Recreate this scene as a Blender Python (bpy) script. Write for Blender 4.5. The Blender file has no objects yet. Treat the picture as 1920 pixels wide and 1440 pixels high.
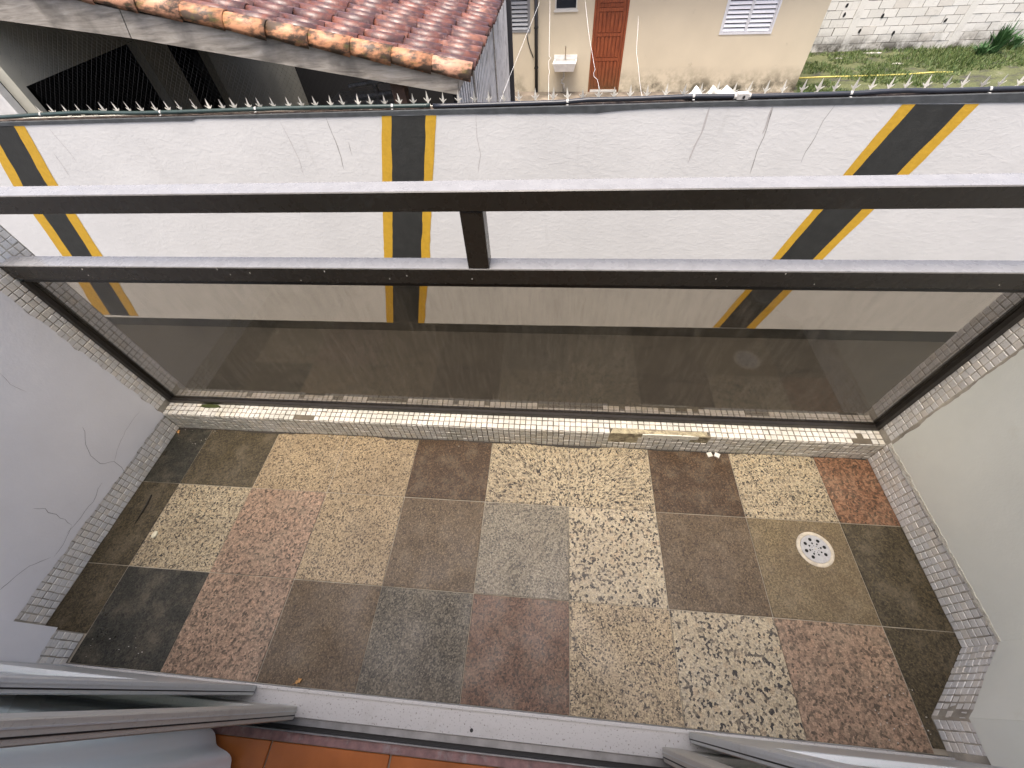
import bpy, bmesh, math, random
from mathutils import Vector, Matrix, noise as mnoise
random.seed(7)
S = bpy.context.scene
COL = S.collection
# ------------------------------------------------------------------ camera
F_PX = 756.14
CAM = Vector((-0.08699, -0.54910, 1.42936))
MR = Matrix(((0.995383, -0.032624, 0.090264), (0.080938, 0.790773, -0.606734), (-0.051584, 0.611239, 0.789763)))
cd = bpy.data.cameras.new('camera'); cam = bpy.data.objects.new('camera', cd); COL.objects.link(cam)
cd.sensor_width = 36.0; cd.lens = 36.0*F_PX/1920.0; cd.clip_start = 0.01; cd.clip_end = 500
cam.matrix_world = Matrix.Translation(CAM) @ MR.to_4x4()
S.camera = cam
# ------------------------------------------------------------------ light
SUN_AZ, SUN_EL = 166.0, 77.0            # degrees left of +Y, elevation
w = bpy.data.worlds.new('World'); S.world = w; w.use_nodes = True
nt = w.node_tree; bg = nt.nodes['Background']
sky = nt.nodes.new('ShaderNodeTexSky'); sky.sky_type = 'NISHITA'; sky.sun_disc = False
sky.sun_elevation = math.radians(SUN_EL); sky.sun_rotation = math.radians(-SUN_AZ)
sky.air_density = 0.4; sky.dust_density = 5.0; sky.ozone_density = 0.0
nt.links.new(sky.outputs['Color'], bg.inputs['Color']); bg.inputs['Strength'].default_value = 0.15
sl = bpy.data.lights.new('sun', 'SUN'); sun = bpy.data.objects.new('sun', sl); COL.objects.link(sun)
sl.energy = 0.8; sl.angle = math.radians(30); sl.color = (1.0, 0.95, 0.87)
a, e = math.radians(SUN_AZ), math.radians(SUN_EL)
sdir = Vector((-math.sin(a)*math.cos(e), math.cos(a)*math.cos(e), math.sin(e)))
sun.rotation_euler = sdir.to_track_quat('Z', 'Y').to_euler()
S.view_settings.view_transform = 'Standard'; S.view_settings.look = 'None'
S.view_settings.exposure = 1.84; S.view_settings.gamma = 1.0
S.view_settings.use_curve_mapping = False
S.render.engine = 'CYCLES'
S.cycles.max_bounces = 8; S.cycles.transparent_max_bounces = 12

# ------------------------------------------------------------------ pixel helpers (1920x1440 photo)
def ray(px, py):
    return MR @ Vector(((px-960)/F_PX, -(py-720)/F_PX, -1.0))
def at(px, py, ax, v):
    d = ray(px, py); return CAM + d*((v-CAM[ax])/d[ax])
def onplane(px, py, p0, n):
    d = ray(px, py); return CAM + d*((p0-CAM).dot(n)/d.dot(n))

# ------------------------------------------------------------------ materials
MATS = {}
class NB:
    def __init__(s, name):
        m = bpy.data.materials.new(name); m.use_nodes = True; s.m = m; s.t = m.node_tree
        s.b = s.t.nodes['Principled BSDF']; s.out = s.t.nodes['Material Output']; MATS[name] = m
    def n(s, typ, **kw):
        x = s.t.nodes.new(typ)
        for k, v in kw.items():
            if k.startswith('i_'): x.inputs[k[2:].replace('_', ' ')].default_value = v
            else: setattr(x, k, v)
        return x
    def l(s, a, b): s.t.links.new(a, b)
    def set(s, **kw):
        for k, v in kw.items(): s.b.inputs[k.replace('_', ' ')].default_value = v
    def pos(s, scale=None):
        g = s.n('ShaderNodeNewGeometry')
        if scale is None: return g.outputs['Position']
        mp = s.n('ShaderNodeMapping'); mp.inputs['Scale'].default_value = scale
        s.l(g.outputs['Position'], mp.inputs['Vector']); return mp.outputs[0]
    def noise(s, scale, detail=4, rough=0.55, vec=None, dist=0.0):
        x = s.n('ShaderNodeTexNoise'); x.inputs['Scale'].default_value = scale
        x.inputs['Detail'].default_value = detail; x.inputs['Roughness'].default_value = rough
        x.inputs['Distortion'].default_value = dist
        s.l(vec if vec is not None else s.pos(), x.inputs['Vector']); return x.outputs['Fac']
    def vor(s, scale, vec=None, feature='F1', out='Color', rnd=1.0):
        x = s.n('ShaderNodeTexVoronoi', feature=feature); x.inputs['Scale'].default_value = scale
        x.inputs['Randomness'].default_value = rnd
        s.l(vec if vec is not None else s.pos(), x.inputs['Vector']); return x.outputs[out]
    def ramp(s, fac, stops, interp='LINEAR'):
        r = s.n('ShaderNodeValToRGB'); r.color_ramp.interpolation = interp
        el = r.color_ramp.elements
        while len(el) < len(stops): el.new(0.5)
        for q, (p, c) in zip(el, stops):
            q.position = p; q.color = (c, c, c, 1) if isinstance(c, (int, float)) else (*c, 1)
        s.l(fac, r.inputs['Fac']); return r.outputs['Color']
    def mix(s, fac, a, b, mode='MIX'):
        x = s.n('ShaderNodeMix', data_type='RGBA', blend_type=mode)
        for sock, v in ((x.inputs[0], fac), (x.inputs[6], a), (x.inputs[7], b)):
            if isinstance(v, (int, float)): sock.default_value = v
            elif isinstance(v, tuple): sock.default_value = (*v, 1)
            else: s.l(v, sock)
        return x.outputs[2]
    def math(s, op, a, b=None):
        x = s.n('ShaderNodeMath', operation=op)
        for i, v in enumerate((a, b)):
            if v is None: continue
            if isinstance(v, (int, float)): x.inputs[i].default_value = v
            else: s.l(v, x.inputs[i])
        return x.outputs[0]
    def col(s, c):
        if isinstance(c, tuple): s.b.inputs['Base Color'].default_value = (*c, 1)
        else: s.l(c, s.b.inputs['Base Color'])
    def bump(s, h, strength=0.3, dist=0.01):
        x = s.n('ShaderNodeBump'); x.inputs['Strength'].default_value = strength; x.inputs['Distance'].default_value = dist
        s.l(h, x.inputs['Height']); s.l(x.outputs[0], s.b.inputs['Normal'])
    def rnd(s):
        o = s.n('ShaderNodeObjectInfo').outputs['Random']; g = s.n('ShaderNodeNewGeometry').outputs['Random Per Island']
        return s.math('FRACT', s.math('ADD', o, g))

GK = {'granite_brown': .62, 'granite_mid_brown': .62, 'granite_green_black': .8, 'granite_coarse': .86, 'granite_coarse_light': .86, 'granite_beige': .86, 'granite_pink': .92, 'granite_red': .85, 'granite_grey': .72, 'granite_yellow': .78, 'granite_olive': .75}
def granite(name, stops, scale, fleck=None, fleck_scale=0, fleck_amt=0.3, dirt=0.5, rough=0.38, big=None, dirt_col=(0.09, 0.065, 0.045)):
    K = GK.get(name, .62); stops = [(p, tuple(x*K for x in c)) for p, c in stops]; dirt_col = tuple(x*.7 for x in dirt_col)
    if big: big = (big[0], big[1], tuple(x*K for x in big[2]))
    b = NB(name)
    wob = b.n('ShaderNodeTexNoise'); wob.inputs['Scale'].default_value = scale*0.6; wob.inputs['Detail'].default_value = 3
    b.l(b.pos(), wob.inputs['Vector'])
    v = b.n('ShaderNodeVectorMath', operation='SCALE'); v.inputs['Scale'].default_value = 0.8/scale; b.l(wob.outputs['Color'], v.inputs[0])
    ad = b.n('ShaderNodeVectorMath', operation='ADD'); b.l(b.pos(), ad.inputs[0]); b.l(v.outputs[0], ad.inputs[1])
    vec = ad.outputs[0]
    c = b.ramp(b.vor(scale, vec), stops)
    if big:
        m = b.ramp(b.vor(big[0], vec, out='Distance'), [(0.0, 1.0), (big[1], 1.0), (big[1]+0.06, 0.0)])
        pick = b.ramp(b.vor(big[0], vec), [(0.35, 0.0), (0.45, 1.0)])
        c = b.mix(b.math('MULTIPLY', b.math('MULTIPLY', m, pick), 0.85), c, big[2])
    if fleck:
        f = b.ramp(b.vor(fleck_scale, vec), [(0.0, 1.0), (fleck_amt, 1.0), (fleck_amt+0.04, 0.0)], 'LINEAR')
        clump = b.ramp(b.noise(scale*0.28, 3), [(0.38, 0.35), (0.56, 1.0)])
        c = b.mix(b.math('MULTIPLY', f, clump), c, fleck)
    fine = b.ramp(b.noise(230, 3, .7), [(0.32, 0.55), (0.68, 1.4)])
    c = b.mix(1.0, c, fine, 'MULTIPLY')
    d = b.ramp(b.noise(3.4, 9, 0.72, None, .6), [(0.42, 0.0), (0.62, 1.0)])
    c = b.mix(b.math('MULTIPLY', d, dirt), c, dirt_col)
    d2 = b.ramp(b.noise(11, 8, 0.75), [(0.48, 0.0), (0.74, 0.30)])
    c = b.mix(d2, c, (0.26, 0.23, 0.185))
    c = b.mix(1.0, c, (1.07, 1.0, 0.86), 'MULTIPLY')
    b.col(c)
    b.l(b.ramp(b.noise(7, 5), [(0.3, rough-0.08), (0.7, rough+0.22)]), b.b.inputs['Roughness'])
    b.b.inputs['Specular IOR Level'].default_value = 0.3
    b.bump(b.noise(320, 2), 0.12, 0.002)
    return b.m
BL = (0.018, 0.018, 0.02)
granite('granite_coarse', [(0.0, (0.09, 0.08, 0.065)), (0.25, (0.22, 0.19, 0.145)), (0.45, (0.36, 0.315, 0.23)), (0.65, (0.46, 0.405, 0.295)), (0.8, (0.30, 0.275, 0.22)), (1.0, (0.50, 0.45, 0.35))], 210, BL, 215, 0.30, 0.25, big=(44, 0.22, (0.38, 0.31, 0.21)))
granite('granite_coarse_light', [(0.0, (0.10, 0.09, 0.08)), (0.25, (0.25, 0.22, 0.175)), (0.45, (0.39, 0.35, 0.27)), (0.65, (0.49, 0.44, 0.34)), (0.8, (0.34, 0.32, 0.27)), (1.0, (0.54, 0.48, 0.39))], 165, (0.02, 0.021, 0.025), 165, 0.30, 0.20, big=(30, 0.25, (0.40, 0.335, 0.25)))
granite('granite_beige', [(0.0, (0.10, 0.082, 0.06)), (0.25, (0.25, 0.205, 0.145)), (0.45, (0.39, 0.33, 0.235)), (0.7, (0.48, 0.41, 0.29)), (0.85, (0.33, 0.27, 0.20)), (1.0, (0.47, 0.39, 0.29))], 250, (0.025, 0.022, 0.022), 240, 0.30, 0.20)
granite('granite_yellow', [(0.0, (0.10, 0.08, 0.055)), (0.3, (0.22, 0.175, 0.12)), (0.55, (0.34, 0.275, 0.185)), (0.8, (0.42, 0.35, 0.245)), (1.0, (0.30, 0.25, 0.19))], 230, (0.05, 0.04, 0.03), 230, 0.28, 0.30)
granite('granite_tan', [(0.0, (0.11, 0.09, 0.055)), (0.4, (0.21, 0.17, 0.105)), (0.75, (0.28, 0.23, 0.145)), (1.0, (0.24, 0.17, 0.11))], 240, (0.07, 0.06, 0.04), 260, 0.22, 0.35)
granite('granite_grey', [(0.0, (0.08, 0.075, 0.065)), (0.4, (0.20, 0.185, 0.155)), (0.75, (0.34, 0.32, 0.27)), (1.0, (0.22, 0.20, 0.17))], 230, (0.05, 0.05, 0.05), 240, 0.25, 0.22)
granite('granite_dark_grey', [(0.0, (0.04, 0.038, 0.032)), (0.5, (0.12, 0.112, 0.094)), (1.0, (0.32, 0.30, 0.255))], 260, (0.02, 0.02, 0.02), 260, 0.28, 0.20)
granite('granite_brown', [(0.0, (0.04, 0.025, 0.015)), (0.5, (0.085, 0.054, 0.032)), (1.0, (0.19, 0.125, 0.075))], 240, (0.02, 0.014, 0.01), 260, 0.25, 0.25, dirt_col=(0.045, 0.030, 0.018))
granite('granite_mid_brown', [(0.0, (0.055, 0.040, 0.025)), (0.5, (0.13, 0.096, 0.060)), (1.0, (0.26, 0.20, 0.135))], 260, (0.04, 0.028, 0.02), 260, 0.25, 0.30)
granite('granite_olive', [(0.0, (0.035, 0.030, 0.018)), (0.5, (0.075, 0.063, 0.040)), (1.0, (0.13, 0.108, 0.070))], 200, (0.02, 0.018, 0.012), 220, 0.28, 0.25, dirt_col=(0.035, 0.03, 0.02))
granite('granite_green_black', [(0.0, (0.018, 0.019, 0.017)), (0.5, (0.034, 0.036, 0.032)), (1.0, (0.065, 0.066, 0.06))], 240, (0.012, 0.012, 0.012), 240, 0.25, 0.15, rough=0.32, dirt_col=(0.025, 0.022, 0.016))
granite('granite_red', [(0.0, (0.05, 0.03, 0.02)), (0.3, (0.13, 0.07, 0.045)), (0.55, (0.22, 0.12, 0.078)), (0.8, (0.30, 0.175, 0.115)), (1.0, (0.16, 0.08, 0.05))], 140, (0.04, 0.028, 0.02), 170, 0.28, 0.30)
granite('granite_pink', [(0.0, (0.08, 0.065, 0.052)), (0.25, (0.17, 0.125, 0.098)), (0.5, (0.26, 0.185, 0.145)), (0.75, (0.34, 0.25, 0.195)), (0.9, (0.20, 0.15, 0.115)), (1.0, (0.40, 0.32, 0.26))], 140, (0.06, 0.048, 0.038), 170, 0.26, 0.25, big=(40, 0.22, (0.36, 0.25, 0.19)))
granite('granite_red_brown', [(0.0, (0.05, 0.030, 0.022)), (0.4, (0.14, 0.078, 0.054)), (0.75, (0.23, 0.135, 0.095)), (1.0, (0.30, 0.19, 0.14))], 220, (0.035, 0.024, 0.02), 220, 0.28, 0.22)

def simple(name, c, rough=0.6, metal=0.0, var=0.0, vscale=20, bump=0.0, bscale=60, bdist=0.004, dark=None, dscale=4, dr=(0.5, 0.7), spec=None):
    b = NB(name); cc = c
    if var:
        f = b.ramp(b.noise(vscale, 5), [(0.3, 1-var), (0.7, 1+var)])
        cc = b.mix(1.0, c, f, 'MULTIPLY')
    if dark:
        cc = b.mix(b.ramp(b.noise(dscale, 6, 0.65), [(dr[0], 0.0), (dr[1], 1.0)]), cc, dark)
    b.col(cc); b.set(Roughness=rough, Metallic=metal)
    if spec is not None: b.b.inputs['IOR'].default_value = spec
    if bump: b.bump(b.noise(bscale, 5), bump, bdist)
    return b.m

def mosaic_mat(name, base, dirtc, amt):
    b = NB(name); r = b.rnd()
    c = b.ramp(r, [(0.0, tuple(x*0.92 for x in base)), (0.25, base), (0.6, tuple(min(x*1.03, .9) for x in base)), (0.85, (base[0]*1.02, base[1]*0.99, base[2]*0.94)), (1.0, (base[0], base[1]*0.96, base[2]*0.90))])
    c = b.mix(b.math('MULTIPLY', b.ramp(b.noise(9, 6, 0.65), [(0.45, 0.0), (0.75, 1.0)]), amt), c, dirtc)
    sp = b.ramp(b.noise(210, 3), [(0.60, 0.0), (0.70, 0.45)])
    c = b.mix(sp, c, (0.3, 0.26, 0.2))
    b.col(c); b.set(Roughness=0.55); b.b.inputs['Specular IOR Level'].default_value = .3; b.bump(b.noise(90, 2), 0.15, 0.002); return b.m
mosaic_mat('mosaic_white', (0.60, 0.575, 0.515), (0.22, 0.23, 0.16), 0.55)
mosaic_mat('mosaic_wall', (0.82, 0.80, 0.74), (0.45, 0.41, 0.33), 0.4)
simple('grout_dark', (0.10, 0.083, 0.058), 0.9, var=0.4, vscale=15, bump=0.4, bscale=150)
simple('grout_wall', (0.44, 0.40, 0.32), 0.9, var=0.45, vscale=12, bump=0.4, bscale=150)
simple('mortar_patch', (0.38, 0.33, 0.21), 0.9, var=0.3, vscale=40, bump=0.9, bscale=90, bdist=0.008, dark=(0.16, 0.13, 0.085), dscale=30, dr=(0.5, 0.65))
simple('floor_grout', (0.27, 0.24, 0.185), 0.9, var=0.35, vscale=8)
def plaster(name, c, dirt):
    b = NB(name)
    f = b.ramp(b.noise(2.2, 6, 0.6), [(0.35, 0.93), (0.65, 1.04)])
    cc = b.mix(1.0, c, f, 'MULTIPLY')
    cc = b.mix(b.ramp(b.noise(7, 7, 0.7), [(0.60, 0.0), (0.78, 0.5)]), cc, dirt)
    b.col(cc); b.set(Roughness=0.62); h = b.mix(0.35, b.noise(18, 4), b.noise(140, 3)); b.bump(h, 0.16, 0.008); return b.m
plaster('plaster_left', (0.86, 0.855, 0.84), (0.74, 0.70, 0.68))
plaster('plaster_right', (0.84, 0.855, 0.75), (0.72, 0.69, 0.55))
simple('plaster_edge', (0.70, 0.67, 0.56), 0.8, var=0.2, vscale=60, bump=0.8, bscale=120, bdist=0.006)
simple('crack_grey', (0.30, 0.29, 0.27), 0.9)
simple('crack_faint', (0.46, 0.44, 0.42), 0.9)
# aluminium / bronze
def bronze():
    b = NB('bronze_rail')
    c = b.mix(b.ramp(b.noise(14, 6, 0.7), [(0.62, 0.0), (0.8, 0.25)]), (0.028, 0.024, 0.019), (0.12, 0.11, 0.10))
    g = b.n('ShaderNodeNewGeometry'); sp = b.n('ShaderNodeSeparateXYZ'); b.l(g.outputs['Normal'], sp.inputs[0])
    up = b.ramp(sp.outputs['Z'], [(0.55, 0.0), (0.9, 1.0)])
    dust = b.math('MULTIPLY', up, b.ramp(b.noise(26, 6, 0.7), [(0.3, 0.72), (0.75, 0.95)]))
    c = b.mix(b.math('MULTIPLY', dust, 0.8), c, (0.36, 0.36, 0.36))  # up-facing metal paled: sky reflection painted in, with settled dust
    b.col(c); b.l(b.ramp(b.noise(30, 5), [(0.3, 0.20), (0.7, 0.36)]), b.b.inputs['Roughness'])
    b.b.inputs['IOR'].default_value = 1.42
bronze()
simple('bronze_dark', (0.018, 0.015, 0.012), 0.38, var=0.3, vscale=40)
simple('paint_chip', (0.62, 0.60, 0.55), 0.7)
def glass(name, tint, dust_amt, dustc, ior=1.5, smear=True):
    b = NB(name)
    for n in list(b.t.nodes):
        if n.type == 'BSDF_PRINCIPLED': b.t.nodes.remove(n)
    tr = b.n('ShaderNodeBsdfTransparent'); tr.inputs[0].default_value = (*tint, 1)
    gl = b.n('ShaderNodeBsdfGlossy'); gl.inputs['Roughness'].default_value = 0.06; gl.inputs[0].default_value = (1, 1, 1, 1)
    fr = b.n('ShaderNodeFresnel'); fr.inputs['IOR'].default_value = ior
    bf = b.n('ShaderNodeNewGeometry').outputs['Backfacing']; frf = b.math('MULTIPLY', fr.outputs[0], b.math('SUBTRACT', 1.0, bf))
    m1 = b.n('ShaderNodeMixShader'); b.l(frf, m1.inputs[0]); b.l(tr.outputs[0], m1.inputs[1]); b.l(gl.outputs[0], m1.inputs[2])
    df = b.n('ShaderNodeBsdfDiffuse'); df.inputs[0].default_value = (*dustc, 1)
    st = b.noise(9, 6, 0.7, b.pos((7.0, 1.0, 0.9)))
    sp = b.ramp(b.noise(260, 2), [(0.66, 0.0), (0.74, 1.0)])
    base = b.ramp(st, [(0.42, 0.04), (0.68, 1.0)])
    sme = b.ramp(b.noise(5, 3, 0.5, b.pos((1.6, 1.0, 1.0)), 1.2), [(0.36, 0.15), (0.5, 1.0)]) if smear else 1.0
    fac = b.math('MULTIPLY', b.math('ADD', b.math('MULTIPLY', base, dust_amt), b.math('MULTIPLY', sp, dust_amt*1.3)), sme)
    m2 = b.n('ShaderNodeMixShader'); b.l(fac, m2.inputs[0]); b.l(m1.outputs[0], m2.inputs[1]); b.l(df.outputs[0], m2.inputs[2])
    b.l(m2.outputs[0], b.out.inputs['Surface']); return b.m
glass('glass_bronze', (0.685, 0.65, 0.595), 0.11, (0.34, 0.315, 0.26), 1.50)
glass('glass_teal', (0.93, 0.965, 0.96), 0.04, (0.4, 0.42, 0.42))
def alu(name, c, rough, speck):
    b = NB(name)
    cc = b.mix(b.ramp(b.noise(190, 3), [(0.60, 0.0), (0.70, speck)]), c, (0.14, 0.12, 0.10))
    cc = b.mix(b.ramp(b.noise(10, 6, .7), [(0.55, 0.0), (0.75, 0.4)]), cc, (0.32, 0.30, 0.27))
    b.col(cc); b.set(Roughness=rough, Metallic=0.25); b.bump(b.noise(200, 2), 0.1, 0.001)
alu('aluminium_sill', (0.47, 0.46, 0.44), 0.55, 0.85)
alu('aluminium_door', (0.62, 0.64, 0.62), 0.36, 0.15)
alu('aluminium_inner', (0.58, 0.565, 0.50), 0.42, 0.25)
simple('rubber_black', (0.012, 0.012, 0.012), 0.6)
simple('track_grey', (0.20, 0.20, 0.20), 0.4, metal=0.6, var=0.3)
simple('threshold_stone', (0.24, 0.13, 0.12), 0.5, var=0.35, vscale=45, dark=(0.3, 0.25, 0.24), dscale=25, dr=(.55, .7))
def terracotta():
    b = NB('terracotta_tile'); r = b.rnd()
    c = b.ramp(r, [(0, (0.42, 0.13, 0.034)), (1, (0.52, 0.175, 0.05))])
    c = b.mix(1.0, c, b.ramp(b.noise(9, 5), [(.3, .8), (.7, 1.15)]), 'MULTIPLY')
    b.col(c); b.set(Roughness=0.22); b.bump(b.noise(25, 3), 0.1, 0.004)
terracotta()
simple('terracotta_grout', (0.34, 0.25, 0.18), 0.9)
simple('curtain_satin', (0.95, 0.94, 0.92), 0.35, bump=0.12, bscale=400, bdist=0.001)
simple('room_white', (0.82, 0.80, 0.77), 0.8, var=0.05)
simple('facade_paint', (0.66, 0.65, 0.60), 0.75, var=0.06, vscale=3, bump=0.2, bscale=80)
simple('drain_metal', (0.36, 0.36, 0.36), 0.45, metal=0.2, var=0.12, vscale=120)
simple('drain_ring', (0.46, 0.41, 0.32), 0.6, var=0.25, vscale=60)
simple('drain_hole', (0.006, 0.006, 0.006), 0.9)
# far wall
def wallpaint():
    b = NB('wall_white')
    c = b.mix(1.0, (0.65, 0.65, 0.625), b.ramp(b.noise(1.3, 6), [(.3, .94), (.7, 1.04)]), 'MULTIPLY')
    st = b.noise(2.6, 7, 0.7, b.pos((3.0, 1.0, 0.35)))
    c = b.mix(b.ramp(st, [(0.60, 0.0), (0.78, 0.35)]), c, (0.40, 0.39, 0.36))
    b.col(c); b.set(Roughness=0.5)
    h1 = b.ramp(b.noise(9, 6, 0.6, b.pos((1, 1, 1.6)), 1.0), [(0.45, 0), (0.62, 1)])
    h = b.mix(0.5, h1, b.noise(45, 5)); b.bump(h, 0.11, 0.016)
wallpaint()
simple('paint_yellow', (0.56, 0.335, 0.03), 0.5, var=0.08, vscale=25, bump=0.35, bscale=40, bdist=0.006)
simple('paint_black', (0.032, 0.033, 0.030), 0.45, var=0.18, vscale=9, bump=0.35, bscale=40, bdist=0.006)
simple('coping_grey', (0.062, 0.068, 0.070), 0.5, var=0.25, vscale=12, bump=0.5, bscale=30, bdist=0.006)
simple('wall_top_rough', (0.10, 0.075, 0.06), 0.9, var=0.6, vscale=18, bump=1.0, bscale=40, bdist=0.01, dark=(0.35, 0.33, 0.3), dscale=30, dr=(0.6, 0.66))
simple('spike_steel', (0.66, 0.64, 0.56), 0.5, metal=0.15, var=0.2, vscale=60)
simple('conduit_green', (0.022, 0.040, 0.036), 0.35, var=0.2, vscale=20)
simple('conduit_black', (0.014, 0.017, 0.024), 0.35, var=0.2, vscale=20)
simple('clip_grey', (0.40, 0.40, 0.38), 0.5, var=0.2, vscale=80)
simple('box_white', (0.42, 0.41, 0.38), 0.5, var=0.2, vscale=60)
simple('cloth_white', (0.58, 0.59, 0.56), 0.7, dark=(0.34, 0.33, 0.24), dscale=9, dr=(0.52, 0.68))
def asphalt():
    b = NB('asphalt')
    c = b.ramp(b.noise(90, 4, 0.7), [(0.3, (0.006, 0.006, 0.005)), (0.7, (0.032, 0.030, 0.025))])
    c = b.mix(b.ramp(b.noise(1.2, 6), [(0.4, 0.0), (0.7, 0.5)]), c, (0.026, 0.024, 0.019))
    c = b.mix(b.ramp(b.noise(2.2, 3, 0.5, b.pos((0.6, 1.8, 1)), 1.5), [(0.60, 0.0), (0.68, 0.8)]), c, (0.006, 0.006, 0.005))
    b.col(c); b.set(Roughness=0.85); b.bump(b.noise(120, 3), 0.5, 0.01)
asphalt()
# neighbour roof
def rooftile():
    b = NB('roof_tile'); r = b.rnd()
    c = b.ramp(r, [(0.0, (0.15, 0.05, 0.032)), (0.5, (0.20, 0.070, 0.043)), (0.8, (0.11, 0.038, 0.027)), (1.0, (0.24, 0.10, 0.062))])
    n1 = b.ramp(b.noise(7, 7, 0.7), [(0.40, 0.0), (0.56, 0.9)])
    c = b.mix(n1, c, (0.055, 0.028, 0.026))
    c = b.mix(b.ramp(b.noise(16, 5, .6), [(0.55, 0.0), (0.72, 0.45)]), c, (0.36, 0.24, 0.20))
    b.col(c); b.l(b.ramp(b.noise(20, 3), [(.3, .28), (.7, .5)]), b.b.inputs['Roughness']); b.b.inputs['IOR'].default_value = 1.55; b.bump(b.noise(70, 4), 0.35, 0.004)
rooftile()
simple('roof_channel', (0.055, 0.026, 0.022), 0.7, var=0.3, vscale=9)
def raketile():
    b = NB('rake_tile'); r = b.rnd()
    c = b.ramp(r, [(0.0, (0.42, 0.19, 0.09)), (0.6, (0.50, 0.24, 0.12)), (1.0, (0.48, 0.26, 0.17))])
    v = b.pos((1.0, 1.0, 2.2))
    c = b.mix(b.ramp(b.noise(6, 6, 0.65, v), [(0.43, 0.0), (0.57, 0.92)]), c, (0.035, 0.028, 0.018))
    c = b.mix(b.ramp(b.noise(9, 6, 0.65, v), [(0.55, 0.0), (0.68, 0.7)]), c, (0.13, 0.115, 0.03))
    b.col(c); b.set(Roughness=0.55); b.bump(b.noise(60, 4), 0.4, 0.004)
raketile()
def oldwood():
    b = NB('grey_wood')
    g = b.noise(22, 7, 0.65, b.pos((0.12, 1, 1.0)), 0.6)
    c = b.ramp(g, [(0.3, (0.15, 0.135, 0.11)), (0.5, (0.33, 0.30, 0.25)), (0.7, (0.48, 0.445, 0.38))])
    c = b.mix(b.ramp(b.noise(2.5, 5), [(0.5, 0.0), (0.66, 0.6)]), c, (0.075, 0.068, 0.055))
    b.col(c); b.set(Roughness=0.8); b.bump(g, 0.5, 0.006)
oldwood()
simple('brown_post', (0.10, 0.06, 0.04), 0.8, var=0.3, vscale=12)
simple('garage_wall', (0.44, 0.43, 0.35), 0.85, var=0.12, vscale=3, bump=0.4, bscale=30)
simple('garage_white', (0.6, 0.6, 0.57), 0.85, var=0.15, vscale=6, bump=0.5, bscale=30)
simple('unlit_black', (0.02, 0.02, 0.022), 0.8)  # near-black colour painted in for the lack of light indoors
simple('ground_dark', (0.07, 0.065, 0.058), 0.9, var=0.3, vscale=3)
simple('net_black', (0.03, 0.03, 0.03), 0.6)
simple('fibre_sheet', (0.60, 0.60, 0.58), 0.55, var=0.15, vscale=10, dark=(0.2, 0.2, 0.19), dscale=4, dr=(.5, .75))
simple('scrap_metal', (0.42, 0.42, 0.41), 0.4, metal=0.5, var=0.3)
# house
def housewall():
    b = NB('house_wall')
    c = b.mix(1.0, (0.58, 0.51, 0.37), b.ramp(b.noise(0.9, 6), [(.3, .92), (.7, 1.05)]), 'MULTIPLY')
    g = b.n('ShaderNodeNewGeometry'); sp = b.n('ShaderNodeSeparateXYZ'); b.l(g.outputs['Position'], sp.inputs[0])
    low = b.ramp(b.math('ADD', sp.outputs['Z'], 2.9), [(0.08, 1.0), (0.62, 0.0)])
    m = b.math('MULTIPLY', low, b.ramp(b.noise(2.3, 7, 0.7), [(0.40, 0.0), (0.58, 1.0)]))
    m = b.math('MULTIPLY', m, b.ramp(b.noise(0.55, 3, .5), [(0.42, 0.12), (0.58, 1.0)]))
    c = b.mix(m, c, (0.075, 0.066, 0.038))
    c = b.mix(b.ramp(b.noise(1.6, 6, 0.7), [(0.66, 0.0), (0.76, 0.5)]), c, (0.26, 0.22, 0.15))
    b.col(c); b.set(Roughness=0.8); b.bump(b.noise(14, 5), 0.2, 0.01)
housewall()
def doorwood():
    b = NB('door_wood')
    g = b.noise(9, 6, .6, b.pos((6, 6, 0.5)))
    c = b.ramp(g, [(0.3, (0.11, 0.024, 0.008)), (0.55, (0.26, 0.062, 0.018)), (0.8, (0.38, 0.11, 0.035))])
    gg = b.n('ShaderNodeNewGeometry'); sp = b.n('ShaderNodeSeparateXYZ'); b.l(gg.outputs['Position'], sp.inputs[0])
    low = b.ramp(b.math('ADD', sp.outputs['Z'], 2.9), [(0.1, 0.8), (0.7, 0.0)])
    c = b.mix(b.math('MULTIPLY', low, b.noise(3, 5)), c, (0.09, 0.075, 0.03))
    b.col(c); b.set(Roughness=0.5)
doorwood()
simple('shutter_white', (0.66, 0.67, 0.68), 0.45, metal=0.1, var=0.06)
simple('shutter_grey', (0.30, 0.31, 0.31), 0.5, metal=0.3, var=0.1)
simple('frame_pale', (0.55, 0.54, 0.49), 0.5)
simple('pane_dark', (0.012, 0.016, 0.022), 0.08)
simple('pipe_black', (0.012, 0.012, 0.013), 0.45)
simple('sink_ceramic', (0.74, 0.73, 0.69), 0.4, var=0.12, vscale=8)
simple('tap_metal', (0.30, 0.25, 0.18), 0.35, metal=0.7)
simple('pipe_white', (0.60, 0.58, 0.52), 0.5, dark=(0.2, 0.16, 0.1), dscale=10)
simple('string_white', (0.82, 0.82, 0.80), 0.6)
simple('yard_concrete', (0.20, 0.165, 0.125), 0.9, var=0.35, vscale=1.5, bump=0.4, bscale=20, bdist=0.02, dark=(0.09, 0.075, 0.055), dscale=1.2, dr=(.45, .65))
simple('roof_far', (0.3, 0.13, 0.09), 0.7, var=0.2)
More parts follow.
